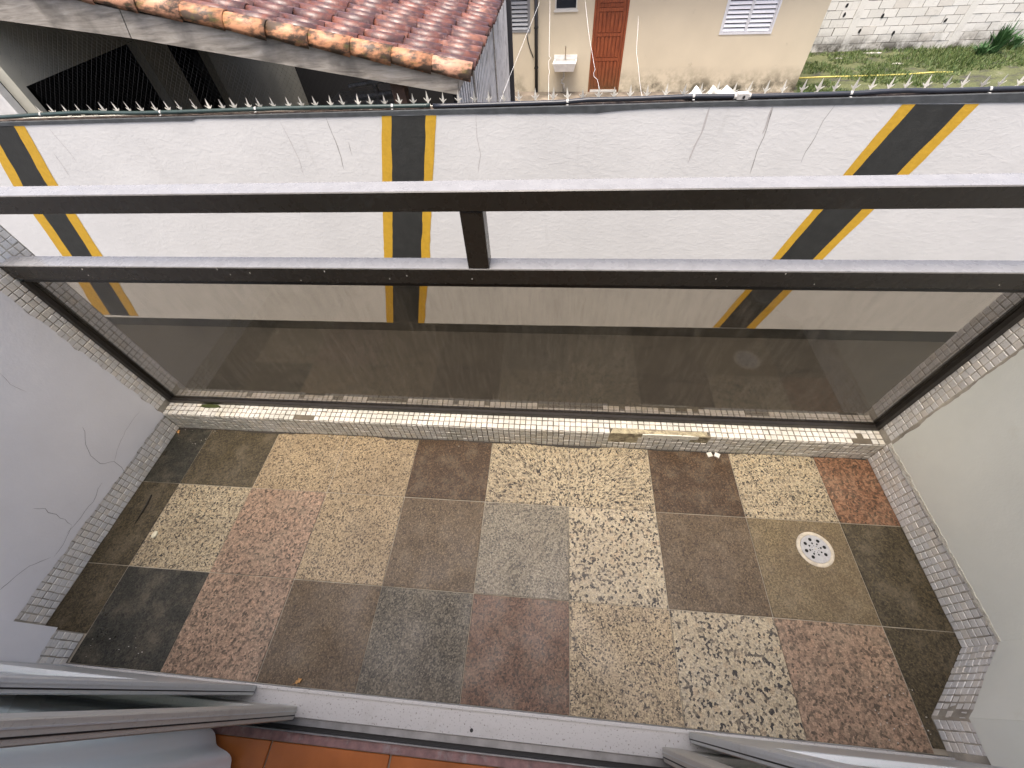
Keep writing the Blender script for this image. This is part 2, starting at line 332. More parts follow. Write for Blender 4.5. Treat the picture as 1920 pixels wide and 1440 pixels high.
def blockmat():
    b = NB('block_white'); r = b.rnd()
    c = b.ramp(r, [(0, (0.60, 0.585, 0.53)), (0.7, (0.68, 0.665, 0.61)), (1, (0.55, 0.52, 0.46))])
    c = b.mix(b.ramp(b.noise(3.0, 7, .7), [(0.58, 0.0), (0.74, 0.55)]), c, (0.33, 0.31, 0.25))
    g = b.n('ShaderNodeNewGeometry'); sp = b.n('ShaderNodeSeparateXYZ'); b.l(g.outputs['Position'], sp.inputs[0])
    low = b.ramp(b.math('ADD', sp.outputs['Z'], 2.9), [(0.05, 1.0), (0.55, 0.0)])
    c = b.mix(b.math('MULTIPLY', low, b.ramp(b.noise(1.6, 6, .7), [(0.42, 0.0), (0.6, 1.0)])), c, (0.05, 0.045, 0.03))
    b.col(c); b.set(Roughness=0.85); b.bump(b.noise(30, 5), 0.5, 0.01)
blockmat()
simple('block_joint', (0.15, 0.135, 0.11), 0.95, var=0.4, vscale=4)
def mossground():
    b = NB('moss_ground')
    c = b.ramp(b.noise(3.2, 7, .7, b.pos((0.6, 1, 1))), [(0.35, (0.035, 0.033, 0.028)), (0.48, (0.075, 0.085, 0.03)), (0.62, (0.10, 0.11, 0.045)), (0.75, (0.17, 0.16, 0.13))])
    b.col(c); b.set(Roughness=0.95); b.bump(b.noise(12, 6), 0.8, 0.05)
mossground()
def leafmat(name, c1, c2):
    b = NB(name); r = b.rnd(); b.col(b.ramp(r, [(0, c1), (1, c2)])); b.set(Roughness=0.6)
leafmat('grass_blade', (0.032, 0.072, 0.012), (0.11, 0.15, 0.035))
leafmat('weed_leaf', (0.030, 0.085, 0.022), (0.06, 0.14, 0.045))
simple('dry_leaf', (0.42, 0.22, 0.07), 0.7, var=0.3, vscale=90)
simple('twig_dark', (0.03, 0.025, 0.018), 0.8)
simple('pebble_cream', (0.62, 0.58, 0.42), 0.7)
simple('rope_yellow', (0.55, 0.47, 0.12), 0.7, var=0.2, vscale=30)
simple('debris_white', (0.42, 0.40, 0.35), 0.8)
simple('moss_green', (0.045, 0.055, 0.012), 0.95, bump=0.8, bscale=200)

# ------------------------------------------------------------------ geometry helpers
class MB:
    def __init__(s): s.v = []; s.f = []; s.mi = []
    def face(s, pts):
        k = len(s.v); s.v += [tuple(p) for p in pts]; s.f.append(tuple(range(k, k+len(pts)))); return s
    def box(s, a, b, bev=0.0):
        x0, y0, z0 = a; x1, y1, z1 = b; k = len(s.v)
        if bev <= 0:
            s.v += [(x0,y0,z0),(x1,y0,z0),(x1,y1,z0),(x0,y1,z0),(x0,y0,z1),(x1,y0,z1),(x1,y1,z1),(x0,y1,z1)]
            for q in ((0,3,2,1),(4,5,6,7),(0,1,5,4),(1,2,6,5),(2,3,7,6),(3,0,4,7)): s.f.append(tuple(k+i for i in q))
            return s
        bm = bmesh.new()
        bmesh.ops.create_cube(bm, size=1.0)
        for v in bm.verts: v.co = Vector(((x0+x1)/2+v.co.x*(x1-x0), (y0+y1)/2+v.co.y*(y1-y0), (z0+z1)/2+v.co.z*(z1-z0)))
        bmesh.ops.bevel(bm, geom=bm.edges[:], offset=bev, segments=1, affect='EDGES')
        bm.verts.index_update(); s.v += [tuple(v.co) for v in bm.verts]
        for f in bm.faces: s.f.append(tuple(k+v.index for v in f.verts))
        bm.free(); return s
    def obox(s, o, U, V, N, u0, u1, v0, v1, n0, n1):
        """box in a local frame (origin o, unit axes U,V,N right handed)"""
        k = len(s.v)
        for n in (n0, n1):
            for (u, v) in ((u0, v0), (u1, v0), (u1, v1), (u0, v1)): s.v.append(tuple(o+U*u+V*v+N*n))
        for q in ((0,3,2,1),(4,5,6,7),(0,1,5,4),(1,2,6,5),(2,3,7,6),(3,0,4,7)): s.f.append(tuple(k+i for i in q))
        return s
    def tube(s, pts, r, seg=8, caps=True):
        pts = [Vector(p) for p in pts]; k0 = len(s.v)
        for i, p in enumerate(pts):
            t = (pts[min(i+1, len(pts)-1)]-pts[max(i-1, 0)]).normalized()
            up = Vector((0, 0, 1)) if abs(t.z) < 0.9 else Vector((0, 1, 0))
            a = t.cross(up).normalized(); b = a.cross(t).normalized(); rr = r[i] if isinstance(r, (list, tuple)) else r
            for j in range(seg):
                th = 2*math.pi*j/seg; s.v.append(tuple(p+a*rr*math.cos(th)+b*rr*math.sin(th)))
        for i in range(len(pts)-1):
            for j in range(seg):
                s.f.append((k0+i*seg+j, k0+i*seg+(j+1) % seg, k0+(i+1)*seg+(j+1) % seg, k0+(i+1)*seg+j))
        if caps:
            s.f.append(tuple(k0+j for j in range(seg))[::-1]); s.f.append(tuple(k0+(len(pts)-1)*seg+j for j in range(seg)))
        return s
    def prism(s, poly, o, U, V, N, n0, n1):
        k = len(s.v); m = len(poly)
        for n in (n0, n1):
            for (u, v) in poly: s.v.append(tuple(o+U*u+V*v+N*n))
        s.f.append(tuple(k+i for i in range(m))[::-1]); s.f.append(tuple(k+m+i for i in range(m)))
        for i in range(m):
            j = (i+1) % m; s.f.append((k+i, k+j, k+m+j, k+m+i))
        return s
    def disc(s, c, r, h, seg=32, z0=0.0):
        ring = [(math.cos(2*math.pi*i/seg)*r, math.sin(2*math.pi*i/seg)*r) for i in range(seg)]
        return s.prism(ring, Vector(c), Vector((1,0,0)), Vector((0,1,0)), Vector((0,0,1)), z0, z0+h)
    def mesh(s, name, mat, smooth=False, fix=True):
        me = bpy.data.meshes.new(name); me.from_pydata(s.v, [], s.f)
        if mat: me.materials.append(MATS[mat])
        if fix:
            bm = bmesh.new(); bm.from_mesh(me); bmesh.ops.recalc_face_normals(bm, faces=bm.faces[:]); bm.to_mesh(me); bm.free()
        if smooth: me.polygons.foreach_set('use_smooth', [True]*len(me.polygons))
        me.update(); return me
    def build(s, name, mat, parent=None, smooth=False, fix=True):
        return link(name, s.mesh(name, mat, smooth, fix), parent)
def link(name, data, parent=None, M=None):
    o = bpy.data.objects.new(name, data); COL.objects.link(o)
    if parent is not None:
        o.parent = parent
        if parent.matrix_basis != Matrix.Identity(4): o.matrix_parent_inverse = world(parent).inverted()
    if M is not None: o.matrix_basis = M
    return o
def world(o):
    return o.matrix_basis if o.parent is None else world(o.parent) @ o.matrix_parent_inverse @ o.matrix_basis
def tag(o, label=None, cat=None, group=None, kind=None):
    if label: o['label'] = label
    if cat: o['category'] = cat
    if group: o['group'] = group
    if kind: o['kind'] = kind
    return o
def thing(name, loc, label, cat, group=None):
    o = bpy.data.objects.new(name, None); COL.objects.link(o); o.location = loc; o.empty_display_size = 0.05
    return tag(o, label, cat, group)
X, Y, Z = Vector((1,0,0)), Vector((0,1,0)), Vector((0,0,1))

# ==================================================================== GROUND
GZ = -3.05; YW = 3.90; YARD = -2.90
tag(MB().box((-60,-40,GZ-0.3),(60,YW+0.02,GZ)).build('alley_ground','asphalt'), kind='structure')
tag(MB().box((-60,YW+0.03,YARD-0.3),(60,120,YARD)).build('yard_ground','yard_concrete'), kind='structure')

# ==================================================================== BALCONY FLOOR
XL, XR, YF, YN = -1.68, 1.105, 0.25, -0.585
P = 0.305; FZ = 0.0
fl = MB()
fl.box((XL-0.12,-0.585,-0.20),(XR+0.12,0.372,-0.0022))
floor = fl.build('balcony_floor','floor_grout'); tag(floor, kind='structure')
rows = [(0.0, YF+0.004), (-P, 0.0), (YN, -P)]
cols = [XL-0.012] + [P*i for i in range(-5, 4)] + [XR+0.012]
layout = [
 ['green_black','olive','yellow','yellow','brown','coarse','coarse','brown','coarse','red'],
 ['olive','coarse','pink','yellow','mid_brown','grey','coarse_light','mid_brown','tan','olive'],
 ['olive','green_black','pink','mid_brown','dark_grey','red_brown','beige','coarse_light','pink','olive']]
g = 0.0012
for j, (y0, y1) in enumerate(rows):
    for i in range(10):
        x0, x1 = cols[i], cols[i+1]
        dz = random.uniform(-0.0012, 0.0010)
        a = (x0+g*random.uniform(.5,1.1), y0+g*random.uniform(.5,1.1)); b = (x1-g*random.uniform(.5,1.1), y1-g*random.uniform(.5,1.1))
        mat = 'granite_'+layout[j][i]
        if j == 2 and i == 9:                                   # cut round the chamfered corner
            poly = [(x0+g, y0+0.012), (0.945, y0+0.012), (0.942, -0.51), (1.12, -0.335), (1.12, y1-g), (x0+g, y1-g)]
            o = MB().prism(poly, Vector((0,0,dz)), X, Y, Z, -0.02, 0).build('granite_tile', mat, floor)
        elif j == 2 and i == 0:
            poly = [(a[0], -0.508), (x1-g, -0.508), (x1-g, y1-g), (a[0], y1-g)]
            o = MB().prism(poly, Vector((0,0,dz)), X, Y, Z, -0.02, 0).build('granite_tile', mat, floor)
        else:
            o = MB().box((a[0], a[1], -0.02), (b[0], b[1], dz), 0.0012).build('granite_tile', mat, floor)

# ==================================================================== MOSAIC machinery
TP = 0.02126
def tile_mesh(name, mat, sz=0.0186, th=0.0045, bev=0.0012):
    m = MB(); h = sz/2; q = h-bev
    k = [(-h,-h,0),(h,-h,0),(h,h,0),(-h,h,0),(-h,-h,th-bev),(h,-h,th-bev),(h,h,th-bev),(-h,h,th-bev),(-q,-q,th),(q,-q,th),(q,q,th),(-q,q,th)]
    m.v = k; m.f = [(0,1,5,4),(1,2,6,5),(2,3,7,6),(3,0,4,7),(4,5,9,8),(5,6,10,9),(6,7,11,10),(7,4,8,11),(8,9,10,11)]
    return m.mesh(name, mat, fix=False)
TILE_W = tile_mesh('mosaic_tile', 'mosaic_white'); TILE_S = tile_mesh('mosaic_tile', 'mosaic_wall')
TV = [Vector(v.co) for v in TILE_W.vertices]; TF = [tuple(p.vertices) for p in TILE_W.polygons]
def tiles(spots, parent, me, mat, limit):
    """spots: (pos, U, V, N); first `limit` are pieces of their own, the rest one part"""
    rest = MB()
    for n, (p, U, V, N) in enumerate(spots):
        jit = Matrix.Rotation(random.gauss(0, 0.025), 3, 'Z') @ Matrix.Rotation(random.gauss(0, 0.007), 3, 'X') @ Matrix.Rotation(random.gauss(0, 0.007), 3, 'Y')
        R = Matrix((U, V, N)).transposed() @ jit
        q = p + U*random.gauss(0, .0005) + V*random.gauss(0, .0005) + N*random.uniform(-.0007, .0005)
        sc = random.uniform(0.97, 1.03)
        if n < limit:
            o = link('mosaic_tile', me, parent); o.matrix_basis = Matrix.Translation(q) @ R.to_4x4() @ Matrix.Scale(sc, 4)
            if parent.matrix_basis != Matrix.Identity(4): o.matrix_parent_inverse = world(parent).inverted()
        else:
            k = len(rest.v)
            rest.v += [tuple(q + R @ (v*sc)) for v in TV]; rest.f += [tuple(k+i for i in f) for f in TF]
    if rest.v:
        o = rest.build('mosaic_field', mat, parent, fix=False); tag(o, kind='stuff')

# ==================================================================== CURB
CH = 0.108
curb = thing('balcony_curb', (0, 0.31, 0), 'low white mosaic-tiled curb under the bronze glass balustrade', 'curb')
MB().box((XL,YF+0.0022,-0.02),(XR,0.374,CH-0.0024)).build('mortar_core','grout_dark',curb)
NC = 131
def missing_front(x, r):      # r row from the top of the front face
    return (0.145 < x < 0.262 and r in (0,1,2)) or (0.262 <= x < 0.50 and r == 0) or (0.44 < x < 0.52 and r == 1)
def missing_top(x, r):        # r row from the front edge
    return (r == 0 and (-1.116 < x < -1.02 or 0.155 < x < 0.50 or 1.005 < x < 1.06)) or (r == 1 and 1.02 < x < 1.05)
backgap = [(-1.36,-1.335),(-1.12,-1.10),(-0.98,-0.94),(-0.83,-0.66),(-0.46,-0.44),(-0.33,-0.31),(-0.22,-0.21),(-0.12,0.13),(0.185,0.205),(0.33,0.36),(0.40,0.44),(0.465,0.485),(0.66,0.74)]
sp_top, sp_mid, sp_rest = [], [], []
for c in range(NC):
    x = XL + (c+0.5)*TP
    for r in range(3):
        if missing_top(x, r): continue
        t = (Vector((x, YF+0.004+(r+0.5)*TP-0.003, CH-0.0045)), X, Y, Z)
        (sp_top if r == 0 else sp_mid if r == 1 else sp_rest).append(t)
    for r in range(5):
        if missing_front(x, r): continue
        sp_rest.append((Vector((x + 0.0008*math.sin(c*.5), YF+0.0045, CH-0.004-(r+0.5)*0.0211)), X, Z, -Y))
    for r in range(2):
        if r == 1 and any(a < x < b for a, b in backgap): continue
        sp_rest.append((Vector((x, 0.334+(r+0.5)*0.0205, CH-0.0045)), X, Y, Z))
tiles(sp_top+sp_mid+sp_rest, curb, TILE_W, 'mosaic_white', 290)
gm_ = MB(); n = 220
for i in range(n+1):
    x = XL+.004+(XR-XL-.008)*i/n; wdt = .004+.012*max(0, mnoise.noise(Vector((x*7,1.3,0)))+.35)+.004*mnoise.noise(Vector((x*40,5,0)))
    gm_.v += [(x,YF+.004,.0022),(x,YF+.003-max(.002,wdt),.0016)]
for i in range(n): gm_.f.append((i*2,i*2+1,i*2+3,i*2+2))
gm_.build('curb_foot_line','twig_dark',curb)  # irregular dark ribbon along the foot of the curb
# bare mortar where tiles have fallen off, white filler smear beside it
def patch(name, mat, parent, x0, x1, z0, z1, y, th, seed, n=26):
    poly = []
    for i in range(n):
        t = i/n*2*math.pi; cx, cz = math.cos(t), math.sin(t)
        k = 1/max(abs(cx), abs(cz)); u = (x0+x1)/2+cx*k*(x1-x0)/2*(1+0.06*mnoise.noise(Vector((i*.9, seed, 0)))); v = (z0+z1)/2+cz*k*(z1-z0)/2*(1+0.16*mnoise.noise(Vector((i*.7, seed, 3))))
        poly.append((u, v))
    return MB().prism(poly, Vector((0, y, 0)), X, Z, -Y, 0, th).build(name, mat, parent)
patch('bare_mortar','mortar_patch',curb,0.140,0.272,0.040,0.106,YF+0.0042,0.0026,1)
patch('bare_mortar','mortar_patch',curb,0.44,0.535,0.064,0.106,YF+0.0042,0.0028,2)
patch('filler_smear','plaster_edge',curb,0.268,0.47,0.083,0.107,YF+0.0042,0.0042,5)
MB().prism([(0.15,0.252),(0.2,0.252),(0.3,0.254),(0.4,0.252),(0.5,0.253),(0.50,0.272),(0.42,0.270),(0.36,0.274),(0.30,0.269),(0.22,0.275),(0.16,0.272)],Vector((0,0,CH-0.0042)),X,Y,Z,0,0.0030).build('filler_smear','mortar_patch',curb)
MB().prism([(-1.53,0.292),(-1.50,0.288),(-1.46,0.289),(-1.44,0.295),(-1.455,0.303),(-1.50,0.305),(-1.525,0.302)],Vector((0,0,CH)),X,Y,Z,-0.003,0.004).build('moss_patch','moss_green',curb)

# ==================================================================== SIDE WALLS
WH = 1.06
def ragged(pts, amp, step, seed):
    out = []; 
    for (a, b) in zip(pts[:-1], pts[1:]):
        a, b = Vector(a), Vector(b); L = (b-a).length; n = max(1, int(L/step)); t = (b-a)/L; nn = Vector((-t.y, t.x))
        for i in range(n):
            q = a+(b-a)*i/n; out.append(tuple(q+nn*amp*(mnoise.noise(Vector((q.x*31+seed, q.y*31, 1.7)))+0.7*mnoise.noise(Vector((q.x*90, q.y*90+seed, 4.7))))))
    out.append(tuple(pts[-1])); return out
def ribbon(pts3, width, N, mat, parent, name='crack'):
    """thin flat crack lying on a surface with normal N"""
    m = MB(); pts = []
    for a, b in zip(pts3[:-1], pts3[1:]):
        n = max(2, int((b-a).length/(0.018 if width < .004 else .05)))
        for i in range(n):
            q = a.lerp(b, i/n); s = min(width*5, .016); fq = 38 if width < .004 else 5
            d = Vector((mnoise.noise(q*fq), mnoise.noise(q*fq+Vector((9,0,0))), mnoise.noise(q*fq+Vector((0,9,0)))))*s
            d -= N*d.dot(N); pts.append(q+d)
    pts.append(pts3[-1])
    for i in range(len(pts)-1):
        t = (pts[i+1]-pts[i]).normalized(); sd = t.cross(N)
        wa = width*(0.5+0.8*abs(mnoise.noise(pts[i]*25)))*(0.25 if i == 0 else 1); wb = width*(0.5+0.8*abs(mnoise.noise(pts[i+1]*25)))*(0.25 if i == len(pts)-2 else 1)
        m.face([pts[i]-sd*wa/2+N*.0006, pts[i]+sd*wa/2+N*.0006, pts[i+1]+sd*wb/2+N*.0006, pts[i+1]-sd*wb/2+N*.0006])
    return m.build(name, mat, parent, fix=False)
# ---- left
lw = thing('balcony_side_wall', (XL, -0.1, 0), 'white plastered side wall left of the balcony with cracked mosaic skirting', 'wall')
MB().box((XL-0.15,-0.60,-0.20),(XL-0.0022,0.404,WH)).build('wall_core','grout_wall',lw)
spots = []
ny = 35
SK_L = 5
for c in range(ny):
    y = YF-(c+0.5)*TP
    if y < -0.50: break
    for r in range(SK_L): spots.append((Vector((XL-0.0045, y, (r+0.5)*TP+0.001)), -Y, Z, X))
strip = []
for r in range(int((WH-0.01)/TP)):
    for c in range(7):
        y = YF+(c+0.5)*TP+0.002
        if r*TP < CH and c < 7: continue
        strip.append((Vector((XL-0.0045, y, 0.003+(r+0.5)*TP)), -Y, Z, X))
tiles(spots+strip, lw, TILE_S, 'mosaic_wall', 278)
# plaster skin (ragged edge beside the tiles)
edge = ragged([(-0.505,SK_L*TP-0.004),(YF+0.002,SK_L*TP-0.010),(YF+0.004,WH)], 0.006, 0.012, 3)
poly = [(-0.505,WH)]+edge
lp = MB().prism(poly, Vector((XL,0,0)), Y, Z, X, -0.004, 0.0018).build('plaster','plaster_left',lw)
for pts in ([(155,800),(165,845),(180,865),(195,870),(215,865),(240,890)],[(190,905),(180,930),(160,960),(138,985),(125,1000)],[(60,952),(85,955),(120,975),(135,985)],[(0,1110),(15,1095),(40,1070),(65,1058),(95,1045)],[(135,985),(125,1010),(100,1045)]):
    ribbon([at(x,y,0,XL+0.0018) for x, y in pts], 0.0018, X, 'crack_grey', lw)
for pts in ([(215,865),(222,835),(240,800),(262,772)],[(240,890),(250,880),(270,860)],[(0,700),(20,720),(50,735)]):
    ribbon([at(x,y,0,XL+0.0018) for x, y in pts], 0.0014, X, 'crack_faint', lw)
# door-side pier of the left wall
XP = -1.53
MB().box((XL-0.0044,-0.72,-0.20),(XP-0.0045,-0.508,WH)).build('pier_core','grout_wall',lw)
MB().box((XL-0.003,-0.512,SK_L*TP-.006),(XP+0.0016,-0.503,WH)).build('pier_plaster','plaster_left',lw)
ps = [(Vector((XP-0.0045, -0.51-(c+0.5)*TP, (r+0.5)*TP+0.001)), -Y, Z, X) for c in range(4) for r in range(SK_L)]
tiles(ps, lw, TILE_S, 'mosaic_wall', 40)
e2 = ragged([(-0.72,SK_L*TP-0.02),(-0.503,SK_L*TP-0.008)], 0.006, 0.012, 8)
MB().prism([(-0.503,WH),(-0.72,WH)]+e2, Vector((XP,0,0)), Y, Z, X, -0.004, 0.0018).build('pier_plaster','plaster_left',lw)
# ---- right
rw = thing('balcony_side_wall', (XR, -0.1, 0), 'cream plastered side wall right of the balcony with chamfered corner', 'wall')
MB().box((XR+0.0022,-0.60,-0.20),(XR+0.15,0.395,WH)).build('wall_core','grout_wall',rw)
SK_R = 6
spots = []
c = 0
while YF-(c+0.5)*TP > -0.338:
    for r in range(SK_R): spots.append((Vector((XR+0.0045, YF-(c+0.5)*TP, (r+0.5)*TP+0.001)), Y, Z, -X))
    c += 1
A, B = Vector((XR, -0.344, 0)), Vector((0.945, -0.510, 0)); U = (B-A).normalized(); Ncf = Vector((U.y, -U.x, 0));
if Ncf.x > 0: Ncf = -Ncf
Lc = (B-A).length
MB().prism([(XR+0.004,-0.344),(0.945,-0.506),(0.949,-0.72),(XR+0.08,-0.72),(XR+0.08,-0.344)],Vector((0,0,0)),X,Y,Z,-0.20,WH).build('pier_core','grout_wall',rw)
nch = int(Lc/TP)
for c in range(nch):
    for r in range(SK_R): spots.append((A+U*((c+0.5)*Lc/nch)-Ncf*0.002+Z*((r+0.5)*TP+0.001), -U, Z, Ncf))
for c in range(3):
    for r in range(SK_R): spots.append((Vector((0.948, -0.513-(c+0.5)*TP, (r+0.5)*TP+0.001)), Y, Z, -X))
strip = []
for r in range(int((WH-0.01)/TP)):
    for c in range(7):
        y = YF+(c+0.5)*TP+0.001
        if r*TP < CH: continue
        if y > 0.39: continue
        strip.append((Vector((XR+0.0045, y, 0.003+(r+0.5)*TP)), Y, Z, -X))
tiles(spots+strip, rw, TILE_S, 'mosaic_wall', 295)
zs = SK_R*TP
edge = ragged([(-0.346,zs-0.003),(YF-0.012,zs-0.016),(YF-0.006,WH)], 0.005, 0.012, 13)
MB().prism([(-0.346,WH)]+edge, Vector((XR,0,0)), Y, Z, -X, -0.004, 0.0022).build('plaster','plaster_right',rw)
e2 = ragged([(0.0,zs-0.004),(Lc,zs-0.006)], 0.005, 0.012, 18)
MB().prism([(Lc,WH),(0,WH)]+e2, A, U, Z, Ncf, -0.002, 0.0050).build('plaster','plaster_right',rw)
e3 = ragged([(-0.72,zs-0.004),(-0.507,zs-0.008)], 0.004, 0.012, 21)
MB().prism([(-0.507,WH),(-0.72,WH)]+e3, Vector((0.9445,0,0)), Y, Z, -X, -0.003, 0.0024).build('plaster','plaster_right',rw)
# cream filler line on top of the skirting
lo, hi = [], []
for i in range(90):
    y = -.34+.575*i/89; n1 = mnoise.noise(Vector((y*22,3,0))); n2 = mnoise.noise(Vector((y*70,7,0)))
    lo.append((y, zs-.008-.007*max(-.3,n1)-.003*n2)); hi.append((y, zs+.003+.006*mnoise.noise(Vector((y*30,11,0)))+.002*n2))
m = MB().prism(lo+hi[::-1],Vector((XR,0,0)),Y,Z,-X,-0.002,0.0028)
m.build('filler_smear','plaster_edge',rw)

# ==================================================================== BALUSTRADE
bal = thing('glass_balustrade', (-0.28, 0.33, CH), 'dark bronze balustrade with two rails and a smoked glass pane', 'balustrade')
MB().box((XL,0.305,0.951),(XR+0.0,0.355,0.999),0.0022).build('top_rail','bronze_rail',bal)
lr = MB().box((XL,0.305,0.748),(XR,0.355,0.796),0.0022).build('lower_rail','bronze_rail',bal)
MB().box((XL+.02,0.310,0.736),(XR-.02,0.3495,0.7475)).build('glazing_bead','bronze_dark',lr)
MB().box((-0.302,0.307,0.7965),(-0.248,0.353,0.9505),0.0015).build('post','bronze_rail',bal)
MB().box((XL+0.001,0.306,CH+0.021),(XL+0.021,0.336,0.7355),0.0015).build('side_frame','bronze_dark',bal)
MB().box((XR-0.021,0.306,CH+0.021),(XR-0.001,0.336,0.7355),0.0015).build('side_frame','bronze_dark',bal)
MB().box((XL+0.001,0.306,CH+0.001),(XR-0.001,0.333,CH+0.0205),0.0015).build('bottom_frame','bronze_dark',bal)
MB().box((XL+0.0215,0.3185,CH+0.0212),(XR-0.0215,0.3245,0.7355)).build('glass_pane','glass_bronze',bal)
m = MB()
for i in range(46):                                             # chipped bits of white paint along the lower bead
    x = random.uniform(XL+.1, XR-.1); s = random.uniform(.001,.0035)
    m.box((x,0.3085,0.7465),(x+s,0.3099,0.7465+s*random.uniform(.3,1)))
for i in range(14):
    x = random.uniform(XL+.1, XR-.1); zz = random.uniform(.752,.79); s = random.uniform(.001,.002); m.box((x,0.3040,zz),(x+s,0.3049,zz+s*2))
tag(m.build('paint_chips','paint_chip',lr), kind='stuff')

# ==================================================================== DRAIN
dr = thing('floor_drain', (0.802,-0.094,0.0), 'round pale metal floor drain grate in the tan granite tile', 'drain')
ring = MB(); seg = 40
prof = [(0.0445,0.0012),(0.0458,0.0030),(0.050,0.0034),(0.054,0.0024),(0.0562,0.0002)]
for i in range(seg):
    for (r, h) in prof:
        rr = r*(1+0.012*mnoise.noise(Vector((math.cos(i/seg*6.283)*2, math.sin(i/seg*6.283)*2, r*40)))); t = 2*math.pi*i/seg
        ring.v.append((0.802+rr*math.cos(t), -0.094+rr*math.sin(t), 0.0006+h))
for i in range(seg):
    for k in range(len(prof)-1):
        a0 = i*len(prof)+k; b0 = ((i+1) % seg)*len(prof)+k; ring.f.append((a0, b0, b0+1, a0+1))
ring.build('rim','drain_ring',dr,True)
MB().disc((0.802,-0.094,0.0),0.0458,0.0004,32,0.0006).build('drain_pit','drain_hole',dr)
cu = bpy.data.curves.new('grate_outline','CURVE'); cu.dimensions = '2D'; cu.fill_mode = 'BOTH'; cu.extrude = 0.0008
def circ(cx, cy, r, n=20):
    sp = cu.splines.new('POLY'); sp.points.add(n-1); sp.use_cyclic_u = True
    for i in range(n): sp.points[i].co = (.89*(cx+r*math.cos(2*math.pi*i/n)), .89*(cy+r*math.sin(2*math.pi*i/n)), 0, 1)
circ(0,0,0.0497,48)
for k in range(8):
    t = 2*math.pi*(k+0.3)/8
    for (d, r) in ((0.0345,0.0062),(0.0205,0.0036),(0.0115,0.0018)):
        if k == 6 and d > .03: continue
        circ(d*math.cos(t), d*math.sin(t), r, 14)
tmp = bpy.data.objects.new('grate_tmp', cu); COL.objects.link(tmp)
dg = bpy.context.evaluated_depsgraph_get(); gm = bpy.data.meshes.new_from_object(tmp.evaluated_get(dg))
bpy.data.objects.remove(tmp); bpy.data.curves.remove(cu)
gm.materials.clear(); gm.materials.append(MATS['drain_metal']); gm.name = 'grate'
gr = link('grate', gm, dr); gr.matrix_parent_inverse = Matrix.Identity(4); gr.matrix_basis = Matrix.Translation((0,0,0.0024))
MB().disc((0.802,-0.094,0.0),0.0022,0.0012,10,0.0033).build('screw','drain_ring',dr)

# ==================================================================== LITTER ON THE FLOOR
for k, (px, py, rz) in enumerate(((1330,853,.25),(1344,854,-.5))):
    p = at(px,py,2,0.0); o = link('loose_mosaic_tile', TILE_W); o.location = (p.x,p.y,0.0008); o.rotation_euler = (0,0,rz)
    tag(o, ('left' if k == 0 else 'right')+' of two fallen white mosaic tiles lying below the curb', 'tile', 'fallen mosaic tiles')
def leaf(px, py, s, rz, label):
    p = at(px,py,2,0.0); m = MB(); pts = []
    prof = [(0,0),(.25,.22),(.45,.16),(.6,.34),(.75,.15),(1,.02)]
    up = [(a-.5, b) for a, b in prof]; dn = [(a-.5,-b*.9) for a, b in prof[::-1]][1:-1]
    n = len(up)
    k = 0
    for (u, v) in up+dn: m.v.append((u*s, v*s, 0.002+abs(v)*s*.5+0.15*s*u*u))
    m.f.append(tuple(range(len(m.v))))
    m.tube([(-.5*s,0,.002),(-.8*s,.05*s,.003)],.0006,5)
    o = m.build('dry_leaf','dry_leaf'); o.location = (p.x,p.y,0.001); o.rotation_euler = (0,0,rz); tag(o, label, 'leaf')
leaf(561,1277,.022,.6,'small orange dry leaf on the grey tile beside the door sill')
leaf(336,810,.024,2.2,'small brown dry leaf in the far left floor corner')
a, b = at(284,928,2,0.003), at(252,983,2,0.003)
tag(MB().tube([a, a.lerp(b,.4)+Vector((.004,0,.001)), b],[.003,.0035,.001],6).build('twig','twig_dark',None,True),'short dark twig lying on the olive tile by the left wall','twig')
p = at(291,1003,2,0.0); bm = bmesh.new(); bmesh.ops.create_icosphere(bm, subdivisions=2, radius=.011)
for v in bm.verts: v.co = Vector((v.co.x*.8, v.co.y*1.2, v.co.z*.45))*(1+.25*mnoise.noise(v.co*90))
me = bpy.data.meshes.new('plaster_flake'); bm.to_mesh(me); bm.free(); me.materials.append(MATS['pebble_cream'])
o = link('plaster_flake', me); o.location = (p.x,p.y,.004); tag(o,'cream flake of plaster on the coarse granite tile near the left wall','flake')
m = MB()
for i in range(70):                                            # specks of grit swept into the corners
    t = random.random()
    if t < .35: q = Vector((random.uniform(0.80,0.945), random.uniform(-.575,-.45), 0))
    elif t < .55: q = Vector((random.uniform(XL+.02,-1.5), random.uniform(.17,.24), 0))
    elif t < .8: q = Vector((random.uniform(XL+.03,XR-.03), random.uniform(.215,.243), 0))
    else: q = Vector((random.uniform(-1.5,-1.3), random.uniform(-.57,-.5), 0))
    if q.x > .93 and q.y < -.4: continue
    s = random.uniform(.0010,.0030); m.box((q.x,q.y,0.0),(q.x+s,q.y+s*random.uniform(.4,1.2),s*.5+.001))
tag(m.build('floor_grit','debris_white'),'fine pale grit scattered in the floor corners','grit',kind='stuff')

